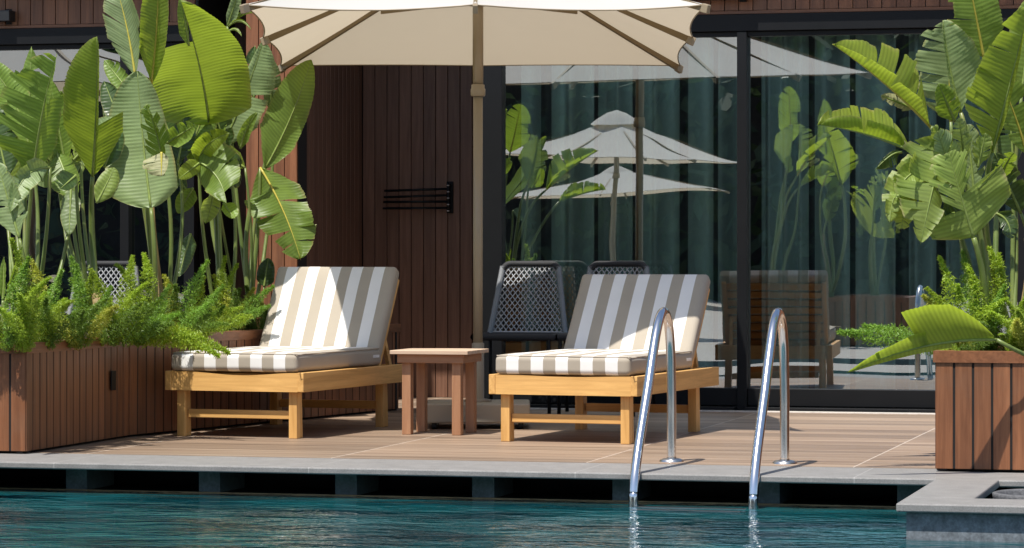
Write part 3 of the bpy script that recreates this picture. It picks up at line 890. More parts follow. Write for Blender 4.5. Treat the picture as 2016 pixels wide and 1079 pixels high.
def make_lounger(X, D, label, hinge, ang, scoop):
    p = cw(X, D, 0)
    u = empty('sun_lounger', p, TH - R(20.5), label, 'sun lounger', 'sun loungers with striped cushions')
    stripes = fabric_stripes('striped_cushion', CUX0, PITCH, 1)
    # side rails and end rails
    m = MB()
    m.box(0, .034, 0, LL, ZB, ZT, 0, .003); m.build('side_rail', M['teak_y'], u)
    m = MB(); m.box(LW - .034, LW, 0, LL, ZB, ZT, 0, .003); m.build('side_rail', M['teak_y'], u)
    m = MB(); n = 20; vs = []
    for y in (.004, .03):
        for i in range(n + 1):
            s = i / n; x = .0345 + s * (LW - .069)
            top = ZT - .002 - scoop * max(0, math.sin(math.pi * min(1, max(0, (s - .15) / .8)))) ** 1.5
            vs += [(x, y, ZB), (x, y, top)]
    fs = []
    for i in range(n):
        a = 2 * i; b = 2 * (n + 1) + 2 * i
        fs += [[a, a + 2, a + 3, a + 1], [b, b + 1, b + 3, b + 2], [a + 1, a + 3, b + 3, b + 1], [a, b, b + 2, a + 2]]
    m.add(vs, fs); m.build('end_rail', M['teak_x'], u)
    m = MB(); m.box(.0345, LW - .0345, LL - .04, LL - .012, ZB, ZT - .004, 0, .003); m.build('end_rail', M['teak_x'], u)
    for lx in (.052, LW - .052 - .047):
        for ly in (.035, 1.17):
            m = MB()
            m.box(lx, lx + .047, ly, ly + .062, 0, ZB - .001, 0, .003)
            m.v = [(x, y + (.012 * (1 - z / ZB) * (1 if y > ly + .035 else 0)), z) for x, y, z in m.v]
            m.build('leg', M['teak_z'], u)
    for ly in (.06, 1.195):
        m = MB(); m.box(.103, LW - .103, ly, ly + .022, .098, .142, 0, .003); m.build('stretcher', M['teak_x'], u)
    m = MB(); y = .06
    while y < hinge + .02:
        m.box(.036, LW - .036, y, y + .05, ZT - .028, ZT - .010, 0, .002); y += .07
    m.build('seat_slats', M['teak_x'], u)
    # backrest frame pivoted at the hinge
    bk = empty('backrest', (0, hinge, ZT - .012)); bk.parent = u; bk.rotation_euler = (ang, 0, 0)
    m = MB()
    m.box(.045, .075, 0, .56, -.024, .0, 0, .003); m.build('back_stile', M['teak_y'], bk)
    m = MB(); m.box(LW - .075, LW - .045, 0, .56, -.024, 0, 0, .003); m.build('back_stile', M['teak_y'], bk)
    m = MB()
    for k in range(8): m.box(.0765, LW - .0765, .01 + k * .07, .058 + k * .07, -.02, -.004, 0, .002)
    m.build('back_slats', M['teak_x'], bk)
    for px_ in (.1, LW - .1):
        m = MB(); m.beam((px_, hinge + .32 * math.cos(ang), ZT - .05 + .30 * math.sin(ang)), (px_, hinge + .3, ZB + .05), .022, .03); m.build('prop_bar', M['teak_y'], u)
    # cushions
    m = MB(); bm_to(m, rounded_box(CUX0, CUX1, -.004, hinge + .03, ZT + .001, ZT + .099, .028, .006, cuts=24, wr=.0032)); sc = m.build('seat_cushion', stripes, u)
    m = MB(); bm_to(m, rounded_box(CUX0, CUX1, .045, .60, .002, .077, .024, .01, cuts=24, wr=.0028)); bc = m.build('back_cushion', stripes, bk)
    pl = MB()
    loop = [(CUX0 + .012, .006, ZT + .095), (CUX1 - .012, .006, ZT + .095), (CUX1 - .006, .02, ZT + .093), (CUX1 - .005, hinge, ZT + .093)]
    pl.tube(spline([Vector(q) for q in loop], 4), .0035, 6)
    pl.build('piping', M['cush_side'], sc)
    # care tag at the rear corner
    m = MB(); m.box(CUX1 - .002, CUX1 + .003, hinge - .1, hinge - .02, ZT + .045, ZT + .06); m.build('care_tag', M['white_plastic'], sc)
    return u


M['cush_side'] = plain('taupe_piping', (.46, .4, .325), .8)
make_lounger(-1.808, 15.88, 'teak sun lounger with striped cushion beside the long planter', 1.09, R(60), .016)
make_lounger(-.118, 15.42, 'teak sun lounger with striped cushion behind the chrome pool ladder', 1.04, R(52), .006)

# ------------------------------------------------------------------ side table
p = cw((767 - CX) * 15.99 / F, 15.99, 0)
tb = empty('side_table', p, TH - R(15), 'small square wooden side table between the two loungers', 'side table')
TW, TDp, TZ = .425, .42, .444
m = MB()
for k in range(5):
    m.box(.0 + 0, TW, k * TDp / 5 + .001, (k + 1) * TDp / 5 - .001, TZ - .02, TZ, 0, .002)
m.build('table_top', M['table_top'], tb)
for y0, y1 in ((.03, .048), (TDp - .048, TDp - .03)):
    m = MB(); m.box(.032, TW - .032, y0, y1, TZ - .066, TZ - .021, 0, .002); m.build('apron', M['acacia_x'], tb)
for x0, x1 in ((.032, .05), (TW - .05, TW - .032)):
    m = MB(); m.box(x0, x1, .0485, TDp - .0485, TZ - .066, TZ - .021, 0, .002); m.build('apron', M['acacia_y'], tb)
for lx in (.052, TW - .1):
    for ly in (.05, TDp - .11):
        m = MB(); m.box(lx, lx + .048, ly, ly + .055, 0, TZ - .022, 0, .003); m.build('leg', M['acacia_z'], tb)

# ------------------------------------------------------------------ rope chairs
def make_chair(x, y, rz, label):
    c = empty('rope_chair', (x, y, 0), rz, label, 'chair', 'black rope chairs')
    # local: faces -y, back at +y
    W0, W1, zs, zt = .232, .172, .47, .872
    yb0, yb1 = .2, .29

    def bp(u, v):                      # u -1..1, v 0..1 on the back plane
        wv = W0 + (W1 - W0) * v
        bow = .03 * (1 - u * u)
        return Vector((u * wv, yb0 + (yb1 - yb0) * v + bow, zs + (zt - zs) * v))
    # legs
    for sx in (-1, 1):
        m = MB(); m.tube([(sx * .225, -.235, 0), (sx * .22, -.225, zs)], .011, 10); m.build('leg', M['metal_black'], c)
        m = MB(); m.tube([(sx * .235, .245, 0), (sx * .232, .205, zs)], .011, 10); m.build('leg', M['metal_black'], c)
    m = MB()
    ring = [(-.235, -.22), (.235, -.22), (.24, .2), (-.24, .2)]
    pts = []
    for i in range(4):
        a, b = Vector(ring[i]), Vector(ring[(i + 1) % 4])
        for k in range(10):
            q = a.lerp(b, k / 10); pts.append((q.x, q.y, zs - .012))
    pts.append(pts[0]); m.tube(pts, .021, 10, cap=False); m.build('seat_frame', M['rope_dark'], c)
    m = MB(); s = .026
    for i in range(-17, 36):
        for sg in (1, -1):
            a = Vector((-.22, -.21 + i * s)); 
            q = []
            for k in range(16):
                xx = -.22 + .44 * k / 15; yy = -.21 + i * s * .8 + sg * (xx + .22 * sg) * .9
                if -.21 < yy < .19: q.append((xx, yy, zs - .012 - .02 * math.cos(xx * 7) + .002 * sg))
            if len(q) > 1: m.tube(q, .0035, 4, cap=False)
    m.build('seat_weave', M['rope_dark'], c)
    # back frame: wrapped side posts + dark top tube
    for sx in (-1, 1):
        m = MB(); n = 120
        pts = [bp(sx, i / n) for i in range(n + 1)]
        rad = [.0165 + .0035 * math.cos(i * math.pi) for i in range(n + 1)]
        m.tube(pts, rad, 10); m.build('wrapped_post', M['rope_light'], c)
    m = MB(); pts = [bp(-1, .97)] + [bp(-1 + .12 * 1, 1.03)] + [bp(-.75 + 1.5 * i / 8, 1.045) for i in range(9)] + [bp(.88, 1.03), bp(1, .97)]
    m.tube(spline(pts, 3), .0185, 10); m.build('top_rail', M['rope_dark'], c)
    m = MB(); m.tube([bp(-1 + .2 * i, .0) for i in range(11)], .014, 8); m.build('bottom_rail', M['rope_light'], c)
    # diagonal weave
    m = MB(); st = .044; H = zt - zs
    for i in range(-14, 30):
        for sg in (1, -1):
            q = []
            for k in range(41):
                v = k / 40
                xx = (-.25 + i * st * .72) + sg * (v * H) * .78 - (0 if sg > 0 else -.0)
                wv = W0 + (W1 - W0) * v
                if abs(xx) < wv:
                    pt = bp(xx / wv, v); pt.y += .0035 * sg * math.cos((k * .5 + i) * math.pi); q.append(pt)
                elif q: break
            if len(q) > 2: m.tube(q, .0042, 5, cap=False)
    m.build('back_weave', M['rope_light'], c)
    return c


make_chair(-4.505, 17.62, R(2), 'black rope chair with woven back beside the parasol pole')
make_chair(-3.99, 17.66, R(-2), 'black rope chair mostly hidden behind the lounger by the ladder')
p = at(225, 540, 18.4)
make_chair(p.x, p.y - .3, R(8), 'black rope chair glimpsed through the ferns by the left window')

# ------------------------------------------------------------------ pool ladder rails
lad = empty('pool_ladder', (-2.5245, 13.69, 0), 0, 'chrome pool ladder with two arched handrails on the coping', 'pool ladder')
LPTS = [(13.69, 0), (13.69, .15), (13.688, .32), (13.675, .47), (13.645, .585), (13.59, .655), (13.515, .688), (13.435, .668), (13.36, .61), (13.27, .50), (13.17, .36), (13.06, .22), (12.96, .09), (12.9, -.01), (12.875, -.08), (12.865, -.16), (12.86, -.7)]
for sx in (-.2615, .2615):
    m = MB(); m.tube(spline([Vector((sx, a - 13.69, z)) for a, z in LPTS], 6), .0215, 20); hr = m.build('handrail', M['chrome'], lad)
    m = MB(); m.lathe([(.024, .016), (.04, .014), (.054, .007), (.056, .0)], (sx, 0, 0), 32); m.build('floor_flange', M['steel_dull'], hr)
for y, z in ((-.87, -.139), (-.99, -.1405)):
    m = MB(); m.box(-.235, .235, y, y + .05, z - .02, z + .0015, 0, 0); m.build('tread', M['steel_dull'], lad)

# ------------------------------------------------------------------ bird of paradise plants
def shape(t, kind):
    if kind == 'ovate':
        a = min(1, (t / .12)) ** .6 if t > 0 else 0
        b = (1 - max(0, (t - .25) / .75) ** 2.6) ** .75 if t < 1 else 0
        return a * b
    a = min(1, (t / .22)) ** .7 if t > 0 else 0
    b = max(0, 1 - max(0, (t - .4) / .6) ** 2.2) ** .8
    return a * b


VEIN = .02
CAMDIR = Vector((SN, -CS, .0))          # towards the viewer


def make_leaf(plant, B, T, Db, Dt, halves, mat='green', ctrl=(0, 0, 0), rib='rib_green', kind='long', seed=0, corr=.0010, curl=0.0):
    rnd = random.Random(seed * 31 + int(B[0]) + int(T[1]))
    P0, P2 = at(*B, Db), at(*T, Dt)
    P1 = at((B[0] + T[0]) / 2 + ctrl[0] * 2, (B[1] + T[1]) / 2 + ctrl[1] * 2, (Db + Dt) / 2 + ctrl[2] * 2)
    L = (P2 - P1).length + (P1 - P0).length
    px = (Db + Dt) / 2 / F

    def mid(t): return P0 * (1 - t) ** 2 + P1 * 2 * t * (1 - t) + P2 * t * t

    def tan(t): return ((P1 - P0) * 2 * (1 - t) + (P2 - P1) * 2 * t).normalized()
    org = plant.location
    m = MB()
    for hf in halves:
        side, wpx, t0, t1, fold = hf[:5]
        tears = sorted(hf[5]) if len(hf) > 5 else []
        auto = not tears and kind != 'ovate' and corr > .0005 and wpx > 22 and t1 - t0 > .6
        whole = len(hf) > 7 and hf[7] == 0
        if auto: tears = sorted(rnd.uniform(.15, .92) for _ in range(rnd.randint(2, 5)))
        slant = hf[6] if len(hf) > 6 else .28
        jag = hf[7] if len(hf) > 7 else 16
        if auto: jag = 9
        cl = R(curl if curl else rnd.uniform(-26, 22))
        W = wpx * px
        edges = [t0] + [x for x in tears if t0 < x < t1] + [t1]
        for si in range(len(edges) - 1):
            ta, tb = edges[si], edges[si + 1]
            n = max(2, int((tb - ta) * L / .0058)); K = 6
            df = R(rnd.uniform(-jag, jag)) if tears else 0
            wm = rnd.uniform(.84, 1.04) if tears and not whole else 1
            sl = slant + (rnd.uniform(-.18, .18) if tears and not whole else 0)
            gap = rnd.uniform(.03, .14) if tears and not whole else 0
            vs, av, al = [], [], []
            for i in range(n + 1):
                t = ta + (tb - ta) * i / n
                wv = W * wm * max(.02, shape(t, kind))
                ph = t * L * 2 * math.pi / VEIN
                ed = rnd.uniform(.95, 1.0) if tears else 1 - .006 * math.sin(ph)
                for k in range(K + 1):
                    s = k / K
                    tt = t + s * gap * ((ta + tb) / 2 - t)
                    c, tg = mid(tt), tan(tt)
                    N = (CAMDIR - tg * CAMDIR.dot(tg)).normalized()
                    Lr = tg.cross(N).normalized()
                    if side == 'L': Lr = -Lr
                    a = R(fold) + df * s + cl * s * s
                    dirv = Lr * math.cos(a) + N * math.sin(a)
                    nor = N * math.cos(a) - Lr * math.sin(a)
                    wob = W * (.07 * math.sin(t * 8 + seed * 1.7) * s + .10 * s * noise.noise(Vector((t * 6, s * 2, seed * 7.3)))) + .003 * noise.noise(Vector((t * 14, s * 7, seed)))
                    q = c + dirv * (wv * s * ed) + tg * (sl * wv * s) + nor * (corr * (.5 + 1.1 * abs(noise.noise(Vector((t * 4, s * 2, seed * 3.1)))) ) * math.sin(ph) * min(1, s * 4) + wob)
                    vs.append(q - org); av.append(s); al.append(t * L + .001)
            fs = []
            for i in range(n):
                for k in range(K):
                    b0 = i * (K + 1) + k
                    fs.append([b0, b0 + 1, b0 + K + 2, b0 + K + 1])
            m.add(vs, fs, 0, True, av, al)
    lf = m.build('leaf', LM[mat], plant, 'across')
    rb = MB(); n = 16
    rb.tube([mid(i / n) - org + Vector((0, 0, 0)) for i in range(n + 1)], [max(.0015, .0075 * (1 - i / n) ** .8) for i in range(n + 1)], 7)
    rb.build('midrib', M[rib], lf)
    return P0, (P1 - P0).normalized()


def make_stalk(plant, base, P0, d, r0=.014, r1=.0078, lean=(0, 0), sheath=0.0):
    org = plant.location
    base = Vector(base)
    c = P0 - d * ((P0 - base).length * .4) + Vector((lean[0], lean[1], 0))
    pts = bez(base, c, P0, 14)
    m = MB(); m.tube([p - org for p in pts], [r0 + (r1 - r0) * (i / 13) ** .7 for i in range(14)], 10)
    st = m.build('stalk', M['stalk'], plant)
    if sheath:
        k = max(3, int(14 * sheath)); m = MB()
        m.tube([p - org for p in pts[:k]], [(r0 * 1.25) * (1 - .1 * i / k) for i in range(k)], 10); m.build('sheath', M['sheath'], st)


SOIL = .49


def plant(pxb, D, label):
    X = (pxb - CX) * D / F
    return empty('bird_of_paradise', cw(X, D, SOIL), 0, label, 'plant', 'bird of paradise plants in the planters')


def many(a, b, n, seed=1):
    r = random.Random(seed)
    return sorted(a + (b - a) * (i + r.uniform(.2, .8)) / n for i in range(n))


def grow(pl, specs):
    """specs: dicts for leaves with their stalks"""
    for k, sp_ in enumerate(specs):
        st = sp_.pop('st', {})
        P0, d = make_leaf(pl, seed=k + len(specs), **sp_)
        if st is not None:
            off = Vector((random.uniform(-.03, .03), random.uniform(-.03, .03), 0))
            dd = st.pop('d', None)
            make_stalk(pl, pl.location + off, P0, Vector(dd).normalized() if dd else d, **st)


UPV = (0, 0, 1)
# --- left planter
A = plant(48, 15.3, 'bird of paradise plant with ragged browned leaf tip at the far left')
grow(A, [
    dict(B=(64, 350), T=(112, 106), Db=15.3, Dt=15.1, ctrl=(-6, 0, 0), halves=[('L', 88, 0, .97, 8, many(.12, .95, 13, 3), .3, 9), ('R', 40, .02, .62, -50), ('R', 14, .6, 1, 30)], mat='green', st=dict(r0=.02, r1=.009)),
    dict(B=(60, 300), T=(-40, 118), Db=15.5, Dt=15.6, halves=[('L', 35, 0, 1, 10), ('R', 38, 0, 1, 20)], mat='green', ctrl=(10, -25, 0)),
    dict(B=(38, 470), T=(-6, 318), Db=15.0, Dt=15.1, halves=[('L', 32, 0, 1, 10), ('R', 34, 0, 1, 25)], mat='grey'),
    dict(B=(52, 330), T=(62, 92), Db=15.7, Dt=15.8, halves=[('L', 24, 0, 1, 0), ('R', 30, 0, 1, 0)], mat='green'),
    dict(B=(98, 330), T=(20, 420), Db=15.2, Dt=15.0, halves=[('L', 30, 0, 1, 20), ('R', 26, 0, 1, 30, many(.3, .9, 4, 8))], mat='grey', ctrl=(-10, -25, 0), st=dict(d=UPV)),
    dict(B=(130, 330), T=(98, 155), Db=15.9, Dt=15.9, halves=[('L', 28, 0, 1, 0, many(.2, .9, 6, 5)), ('R', 32, 0, 1, 10)], mat='green'),
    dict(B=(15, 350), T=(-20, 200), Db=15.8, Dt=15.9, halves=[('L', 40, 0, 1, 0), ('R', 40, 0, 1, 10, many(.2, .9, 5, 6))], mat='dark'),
])
B = plant(197, 15.65, 'bird of paradise plant with tall bright upright leaf on thick stem')
grow(B, [
    dict(B=(182, 348), T=(191, 74), Db=15.65, Dt=15.22, ctrl=(3, 0, -.02), halves=[('L', 72, 0, 1, -6, [.97], .28, 0), ('R', 15, .33, 1, 50), ('R', 58, 0, .36, 6, [], .95)], mat='glow', st=dict(r0=.026, r1=.011, sheath=.3)),
    dict(B=(112, 300), T=(150, 395), Db=15.9, Dt=15.7, halves=[('L', 30, 0, 1, 10), ('R', 40, 0, 1, 10)], mat='green', st=dict(d=UPV)),
    dict(B=(160, 320), T=(60, 352), Db=16.0, Dt=15.9, halves=[('L', 34, 0, 1, 0), ('R', 26, 0, 1, 10)], mat='grey', st=dict(d=UPV)),
    dict(B=(140, 370), T=(136, 462), Db=15.7, Dt=15.6, halves=[('L', 20, 0, 1, 5), ('R', 20, 0, 1, 5)], mat='grey', st=dict(d=UPV)),
    dict(B=(165, 330), T=(222, 228), Db=16.1, Dt=16.2, halves=[('L', 30, 0, 1, 0), ('R', 30, 0, 1, 0)], mat='grey'),
    dict(B=(150, 345), T=(118, 372), Db=15.5, Dt=15.4, halves=[('L', 16, 0, 1, 0), ('R', 30, 0, 1, 10)], mat='dark', st=dict(d=UPV)),
])
C = plant(302, 16.3, 'bird of paradise plant with broad dull grey green oval leaf')
grow(C, [
    dict(B=(297, 410), T=(270, 140), Db=16.15, Dt=16.3, ctrl=(-2, 0, .03), kind='ovate', halves=[('L', 82, 0, 1, -12, [], .12), ('R', 62, 0, 1, -14, [], .16)], mat='grey', corr=.0013, st=dict(r0=.018, r1=.0105)),
    dict(B=(322, 345), T=(288, 205), Db=16.0, Dt=15.9, ctrl=(6, 0, 0), halves=[('L', 30, 0, 1, 30, many(.1, .95, 9, 2), .9, 45), ('R', 26, .2, 1, 30, many(.2, .95, 7, 4), .9, 45)], mat='green', st=None),
    dict(B=(318, 300), T=(318, 346), Db=15.95, Dt=15.9, halves=[('L', 14, 0, 1, 0, [], .1), ('R', 40, 0, 1, 0, many(.2, .9, 3, 2), .1)], mat='pale', rib='rib_yellow', st=None),
    dict(B=(328, 282), T=(384, 246), Db=16.0, Dt=15.9, halves=[('L', 26, 0, 1, 10, many(.3, .9, 3, 2)), ('R', 22, 0, 1, 0)], mat='green', st=None),
])
Dp = plant(322, 16.7, 'bird of paradise plant with two tall leaves with yellow midribs')
grow(Dp, [
    dict(B=(266, 150), T=(228, -30), Db=16.5, Dt=16.6, ctrl=(4, 0, 0), halves=[('L', 42, 0, 1, 10, many(.05, .95, 6, 7), .9, 8), ('R', 36, 0, 1, 10, [.35], .9)], mat='grey', rib='rib_yellow', st=dict(r0=.018, d=(-.1, 0, 1))),
    dict(B=(298, 165), T=(312, -75), Db=16.6, Dt=16.4, ctrl=(4, 0, 0), halves=[('L', 42, 0, 1, 14, [], .55), ('R', 27, 0, 1, 30, [.97], .55, 0)], mat='glow', rib='rib_yellow', st=dict(r0=.022, sheath=.5)),
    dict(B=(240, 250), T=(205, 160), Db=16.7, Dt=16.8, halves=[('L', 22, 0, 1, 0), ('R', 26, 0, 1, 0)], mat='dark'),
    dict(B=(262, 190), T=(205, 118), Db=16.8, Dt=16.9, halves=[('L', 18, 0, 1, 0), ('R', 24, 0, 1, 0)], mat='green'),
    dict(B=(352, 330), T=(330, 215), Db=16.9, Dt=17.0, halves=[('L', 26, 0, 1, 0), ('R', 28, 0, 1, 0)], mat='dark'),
    dict(B=(375, 460), T=(352, 545), Db=16.9, Dt=16.8, halves=[('L', 18, 0, 1, 0, [], -.1), ('R', 16, 0, 1, 0, [], -.1)], mat='dark', st=None),
])
E = plant(437, 17.0, 'bird of paradise plant with huge bright backlit leaf beneath the wall')
grow(E, [
    dict(B=(411, 238), T=(355, 0), Db=17.0, Dt=16.45, ctrl=(7, 0, 0), kind='ovate', halves=[('R', 100, 0, 1, 8, [], .22), ('L', 104, 0, .66, -4, [], -.02)], mat='glow', corr=.0013, st=dict(r0=.02, r1=.011)),
    dict(B=(372, 90), T=(356, -6), Db=16.6, Dt=16.5, halves=[('L', 15, 0, 1, 40), ('R', 4, 0, 1, 0)], mat='green', st=None),
    dict(B=(392, 322), T=(452, 262), Db=16.9, Dt=16.7, ctrl=(-14, -6, 0), halves=[('L', 26, 0, 1, 10, many(.5, .95, 4, 3)), ('R', 22, 0, 1, 20)], mat='glow', st=dict(d=UPV, r0=.014)),
    dict(B=(396, 318), T=(352, 352), Db=16.85, Dt=16.7, halves=[('L', 14, 0, 1, 0), ('R', 18, 0, 1, 10)], mat='glow', st=None),
    dict(B=(390, 318), T=(446, 402), Db=16.85, Dt=16.65, ctrl=(10, -10, 0), halves=[('L', 62, 0, .8, 0, [.45], -.2), ('R', 36, 0, 1, -10, [.5], .1)], mat='green', st=None),
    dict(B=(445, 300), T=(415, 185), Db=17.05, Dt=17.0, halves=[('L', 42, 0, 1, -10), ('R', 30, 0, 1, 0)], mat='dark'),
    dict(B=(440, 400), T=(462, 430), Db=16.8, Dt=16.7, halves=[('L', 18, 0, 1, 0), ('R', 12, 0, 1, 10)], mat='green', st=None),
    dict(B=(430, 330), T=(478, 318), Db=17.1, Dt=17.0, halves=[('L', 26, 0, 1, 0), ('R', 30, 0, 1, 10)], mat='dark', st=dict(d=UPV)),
])
G = plant(492, 17.6, 'bird of paradise plant with torn leaf hanging towards the striped backrest')
grow(G, [
    dict(B=(437, 292), T=(521, 74), Db=17.75, Dt=17.60, ctrl=(4, 0, 0), halves=[('R', 56, 0, 1, 14, [], .35), ('L', 44, .05, .5, -8, [], .3), ('L', 16, .5, 1, 10)], mat='grey', st=dict(r0=.02, r1=.01)),
    dict(B=(522, 332), T=(613, 118), Db=17.70, Dt=17.75, ctrl=(5, 5, 0), halves=[('L', 50, 0, 1, 22, [.97], .45, 0), ('R', 33, 0, 1, -25, [.97], .3, 0)], mat='green', st=dict(r0=.02, r1=.01)),
    dict(B=(512, 330), T=(592, 512), Db=17.60, Dt=17.40, ctrl=(6, -5, 0), halves=[('R', 62, 0, .98, -25, [.25, .5, .7, .82], -.05, 14), ('L', 60, 0, .98, -25, [.38, .52, .66, .8], .35, 18)], mat='green', rib='rib_yellow', st=dict(d=UPV, r0=.02)),
    dict(B=(536, 222), T=(530, 110), Db=18.00, Dt=17.90, halves=[('L', 16, 0, 1, 0, [.5]), ('R', 24, 0, 1, 0, [.4, .6])], mat='grey'),
    dict(B=(540, 250), T=(575, 138), Db=17.95, Dt=17.95, halves=[('L', 10, 0, 1, 30), ('R', 16, 0, 1, 20)], mat='dark'),
    dict(B=(448, 52), T=(474, -30), Db=17.80, Dt=17.70, halves=[('L', 10, 0, 1, 20), ('R', 14, 0, 1, 10)], mat='grey', st=dict(d=(.0, 0, 1))),
    dict(B=(448, 48), T=(505, 26), Db=17.80, Dt=17.70, ctrl=(4, -12, 0), halves=[('L', 5, 0, 1, 20), ('R', 5, 0, 1, 20)], mat='glow', st=None),
    dict(B=(449, 52), T=(494, 58), Db=17.80, Dt=17.70, ctrl=(2, -14, 0), halves=[('L', 4, 0, 1, 20), ('R', 3, 0, 1, 20)], mat='glow', st=None),
    dict(B=(450, 62), T=(476, 72), Db=17.80, Dt=17.75, ctrl=(2, -9, 0), halves=[('L', 3, 0, 1, 20), ('R', 3, 0, 1, 20)], mat='glow', st=None),
    dict(B=(500, 195), T=(502, 90), Db=17.90, Dt=17.90, halves=[('L', 24, 0, 1, 0), ('R', 10, 0, 1, 0)], mat='dark', st=None),
    dict(B=(520, 565), T=(528, 508), Db=17.70, Dt=17.70, kind='ovate', halves=[('L', 20, 0, 1, 0), ('R', 18, 0, 1, 0)], mat='dark', st=dict(r0=.006, r1=.005)),
])
for pl_, lst in ((A, [((85, 330), (30, 210), 26, 'dark', 15.9), ((30, 400), (70, 300), 22, 'green', 15.6), ((20, 430), (55, 350), 20, 'dark', 15.7)]),
                 (B, [((205, 330), (232, 250), 20, 'dark', 16.2), ((150, 300), (128, 215), 22, 'glow', 16.1), ((190, 400), (225, 330), 20, 'light', 16.0)]),
                 (Dp, [((345, 300), (300, 190), 26, 'dark', 16.95), ((350, 320), (362, 225), 24, 'dark', 16.9), ((225, 260), (212, 180), 20, 'dark', 16.8)]),
                 (E, [((400, 300), (372, 225), 26, 'green', 17.2), ((430, 360), (475, 345), 22, 'dark', 17.2), ((380, 370), (350, 420), 18, 'green', 17.0), ((420, 380), (405, 440), 18, 'light', 16.8)])):
    for k, (b_, t_, w_, mt_, d_) in enumerate(lst):
        make_leaf(pl_, b_, t_, d_, d_ + .05, [('L', w_, 0, 1, 8, [.45] if k % 2 else []), ('R', w_ * 1.1, 0, 1, 12)], mt_, (3, -4, 0), seed=60 + k)
rf = random.Random(21)
for k in range(26):
    bx = rf.uniform(10, 485)
    if 150 < bx < 330 and k % 3: bx = rf.choice([rf.uniform(20, 140), rf.uniform(340, 480)])
    by = rf.uniform(290, 395); ang_ = rf.uniform(-.9, .9); ln = rf.uniform(70, 165)
    d_ = 16.1 + bx / 485 * 1.15 + rf.uniform(0, .3)
    pl_ = [A, B, C, Dp, E, G][min(5, int(bx / 82))]
    w_ = ln * rf.uniform(.16, .24)
    make_leaf(pl_, (bx, by), (bx + ln * math.sin(ang_), by - ln * math.cos(ang_)), d_, d_ + rf.uniform(-.1, .1), [('L', w_, 0, 1, rf.uniform(-10, 25)), ('R', w_, 0, 1, rf.uniform(-10, 25))], rf.choice(['dark', 'green', 'green', 'light', 'glow']), (rf.uniform(-8, 8), 0, 0), seed=100 + k)
    if k % 4 == 1: make_stalk(pl_, pl_.location + Vector((rf.uniform(-.05, .05), rf.uniform(-.05, .05), 0)), at(bx, by, d_), Vector((.2 * math.sin(ang_), 0, 1)).normalized(), .011, .007)
Yg = plant(6, 14.75, 'young bird of paradise shoot of rolled spear leaves at the planter corner')
grow(Yg, [
    dict(B=(14, 585), T=(44, 484), Db=14.7, Dt=14.65, halves=[('L', 9, 0, 1, 55), ('R', 9, 0, 1, 55)], mat='green', corr=0, st=dict(r0=.012)),
    dict(B=(6, 592), T=(8, 506), Db=14.72, Dt=14.75, halves=[('L', 9, 0, 1, 50), ('R', 9, 0, 1, 50)], mat='green', corr=0, st=dict(r0=.01)),
])

# --- right planter
RA = plant(1938, 13.95, 'bird of paradise plant with feathered leaves fanning left towards the doors')
grow(RA, [
    dict(B=(1832, 250), T=(1639, 87), Db=13.9, Dt=13.75, ctrl=(6, -4, 0), halves=[('R', 84, .02, 1, -10, [.22, .34, .46, .62], .15, 10), ('L', 44, 0, 1, 138, [.45, .72], .2, 5)], mat='glow', rib='rib_yellow', st=dict(r0=.018, r1=.01)),
    dict(B=(1790, 296), T=(1609, 246), Db=13.8, Dt=13.7, ctrl=(0, -8, 0), halves=[('R', 62, .02, 1, -12, [.15, .28, .36, .52, .62, .74, .84], .3, 10), ('L', 36, 0, 1, 140, [.5], .2, 5)], mat='glow', st=dict(r0=.016, r1=.009, d=(-.6, 0, .6))),
    dict(B=(1892, 222), T=(1857, 40), Db=13.95, Dt=13.9, ctrl=(-5, 0, 0), halves=[('R', 70, 0, 1, 24, [], .5), ('L', 13, 0, 1, 60, [], .4)], mat='grey', st=dict(r0=.02, r1=.01)),
    dict(B=(1938, 118), T=(1902, -70), Db=14.2, Dt=14.1, halves=[('L', 58, 0, 1, 5, [.42, .6], .35, 8), ('R', 52, 0, 1, 8, [], .35)], mat='green', rib='rib_yellow', st=dict(r0=.018)),
    dict(B=(1872, 240), T=(1866, 38), Db=14.15, Dt=14.1, halves=[('L', 74, 0, 1, 4, many(.05, .97, 10, 4), .2, 14), ('R', 8, 0, 1, 0)], mat='grey', rib='rib_yellow', st=dict(r0=.016)),
    dict(B=(1800, 214), T=(1734, 188), Db=14.0, Dt=13.95, halves=[('R', 16, 0, 1, 0, many(.1, .9, 3, 3), .4, 30), ('L', 14, 0, 1, 0, many(.1, .9, 3, 5), .4, 30)], mat='pale', st=None),
    dict(B=(1880, 240), T=(1848, 165), Db=13.9, Dt=13.8, halves=[('L', 26, 0, 1, 0, [.5]), ('R', 30, 0, 1, 0)], mat='green', st=None),
])
RB = plant(1950, 13.8, 'bird of paradise plant with crumpled shredded leaf drooping over the right planter')
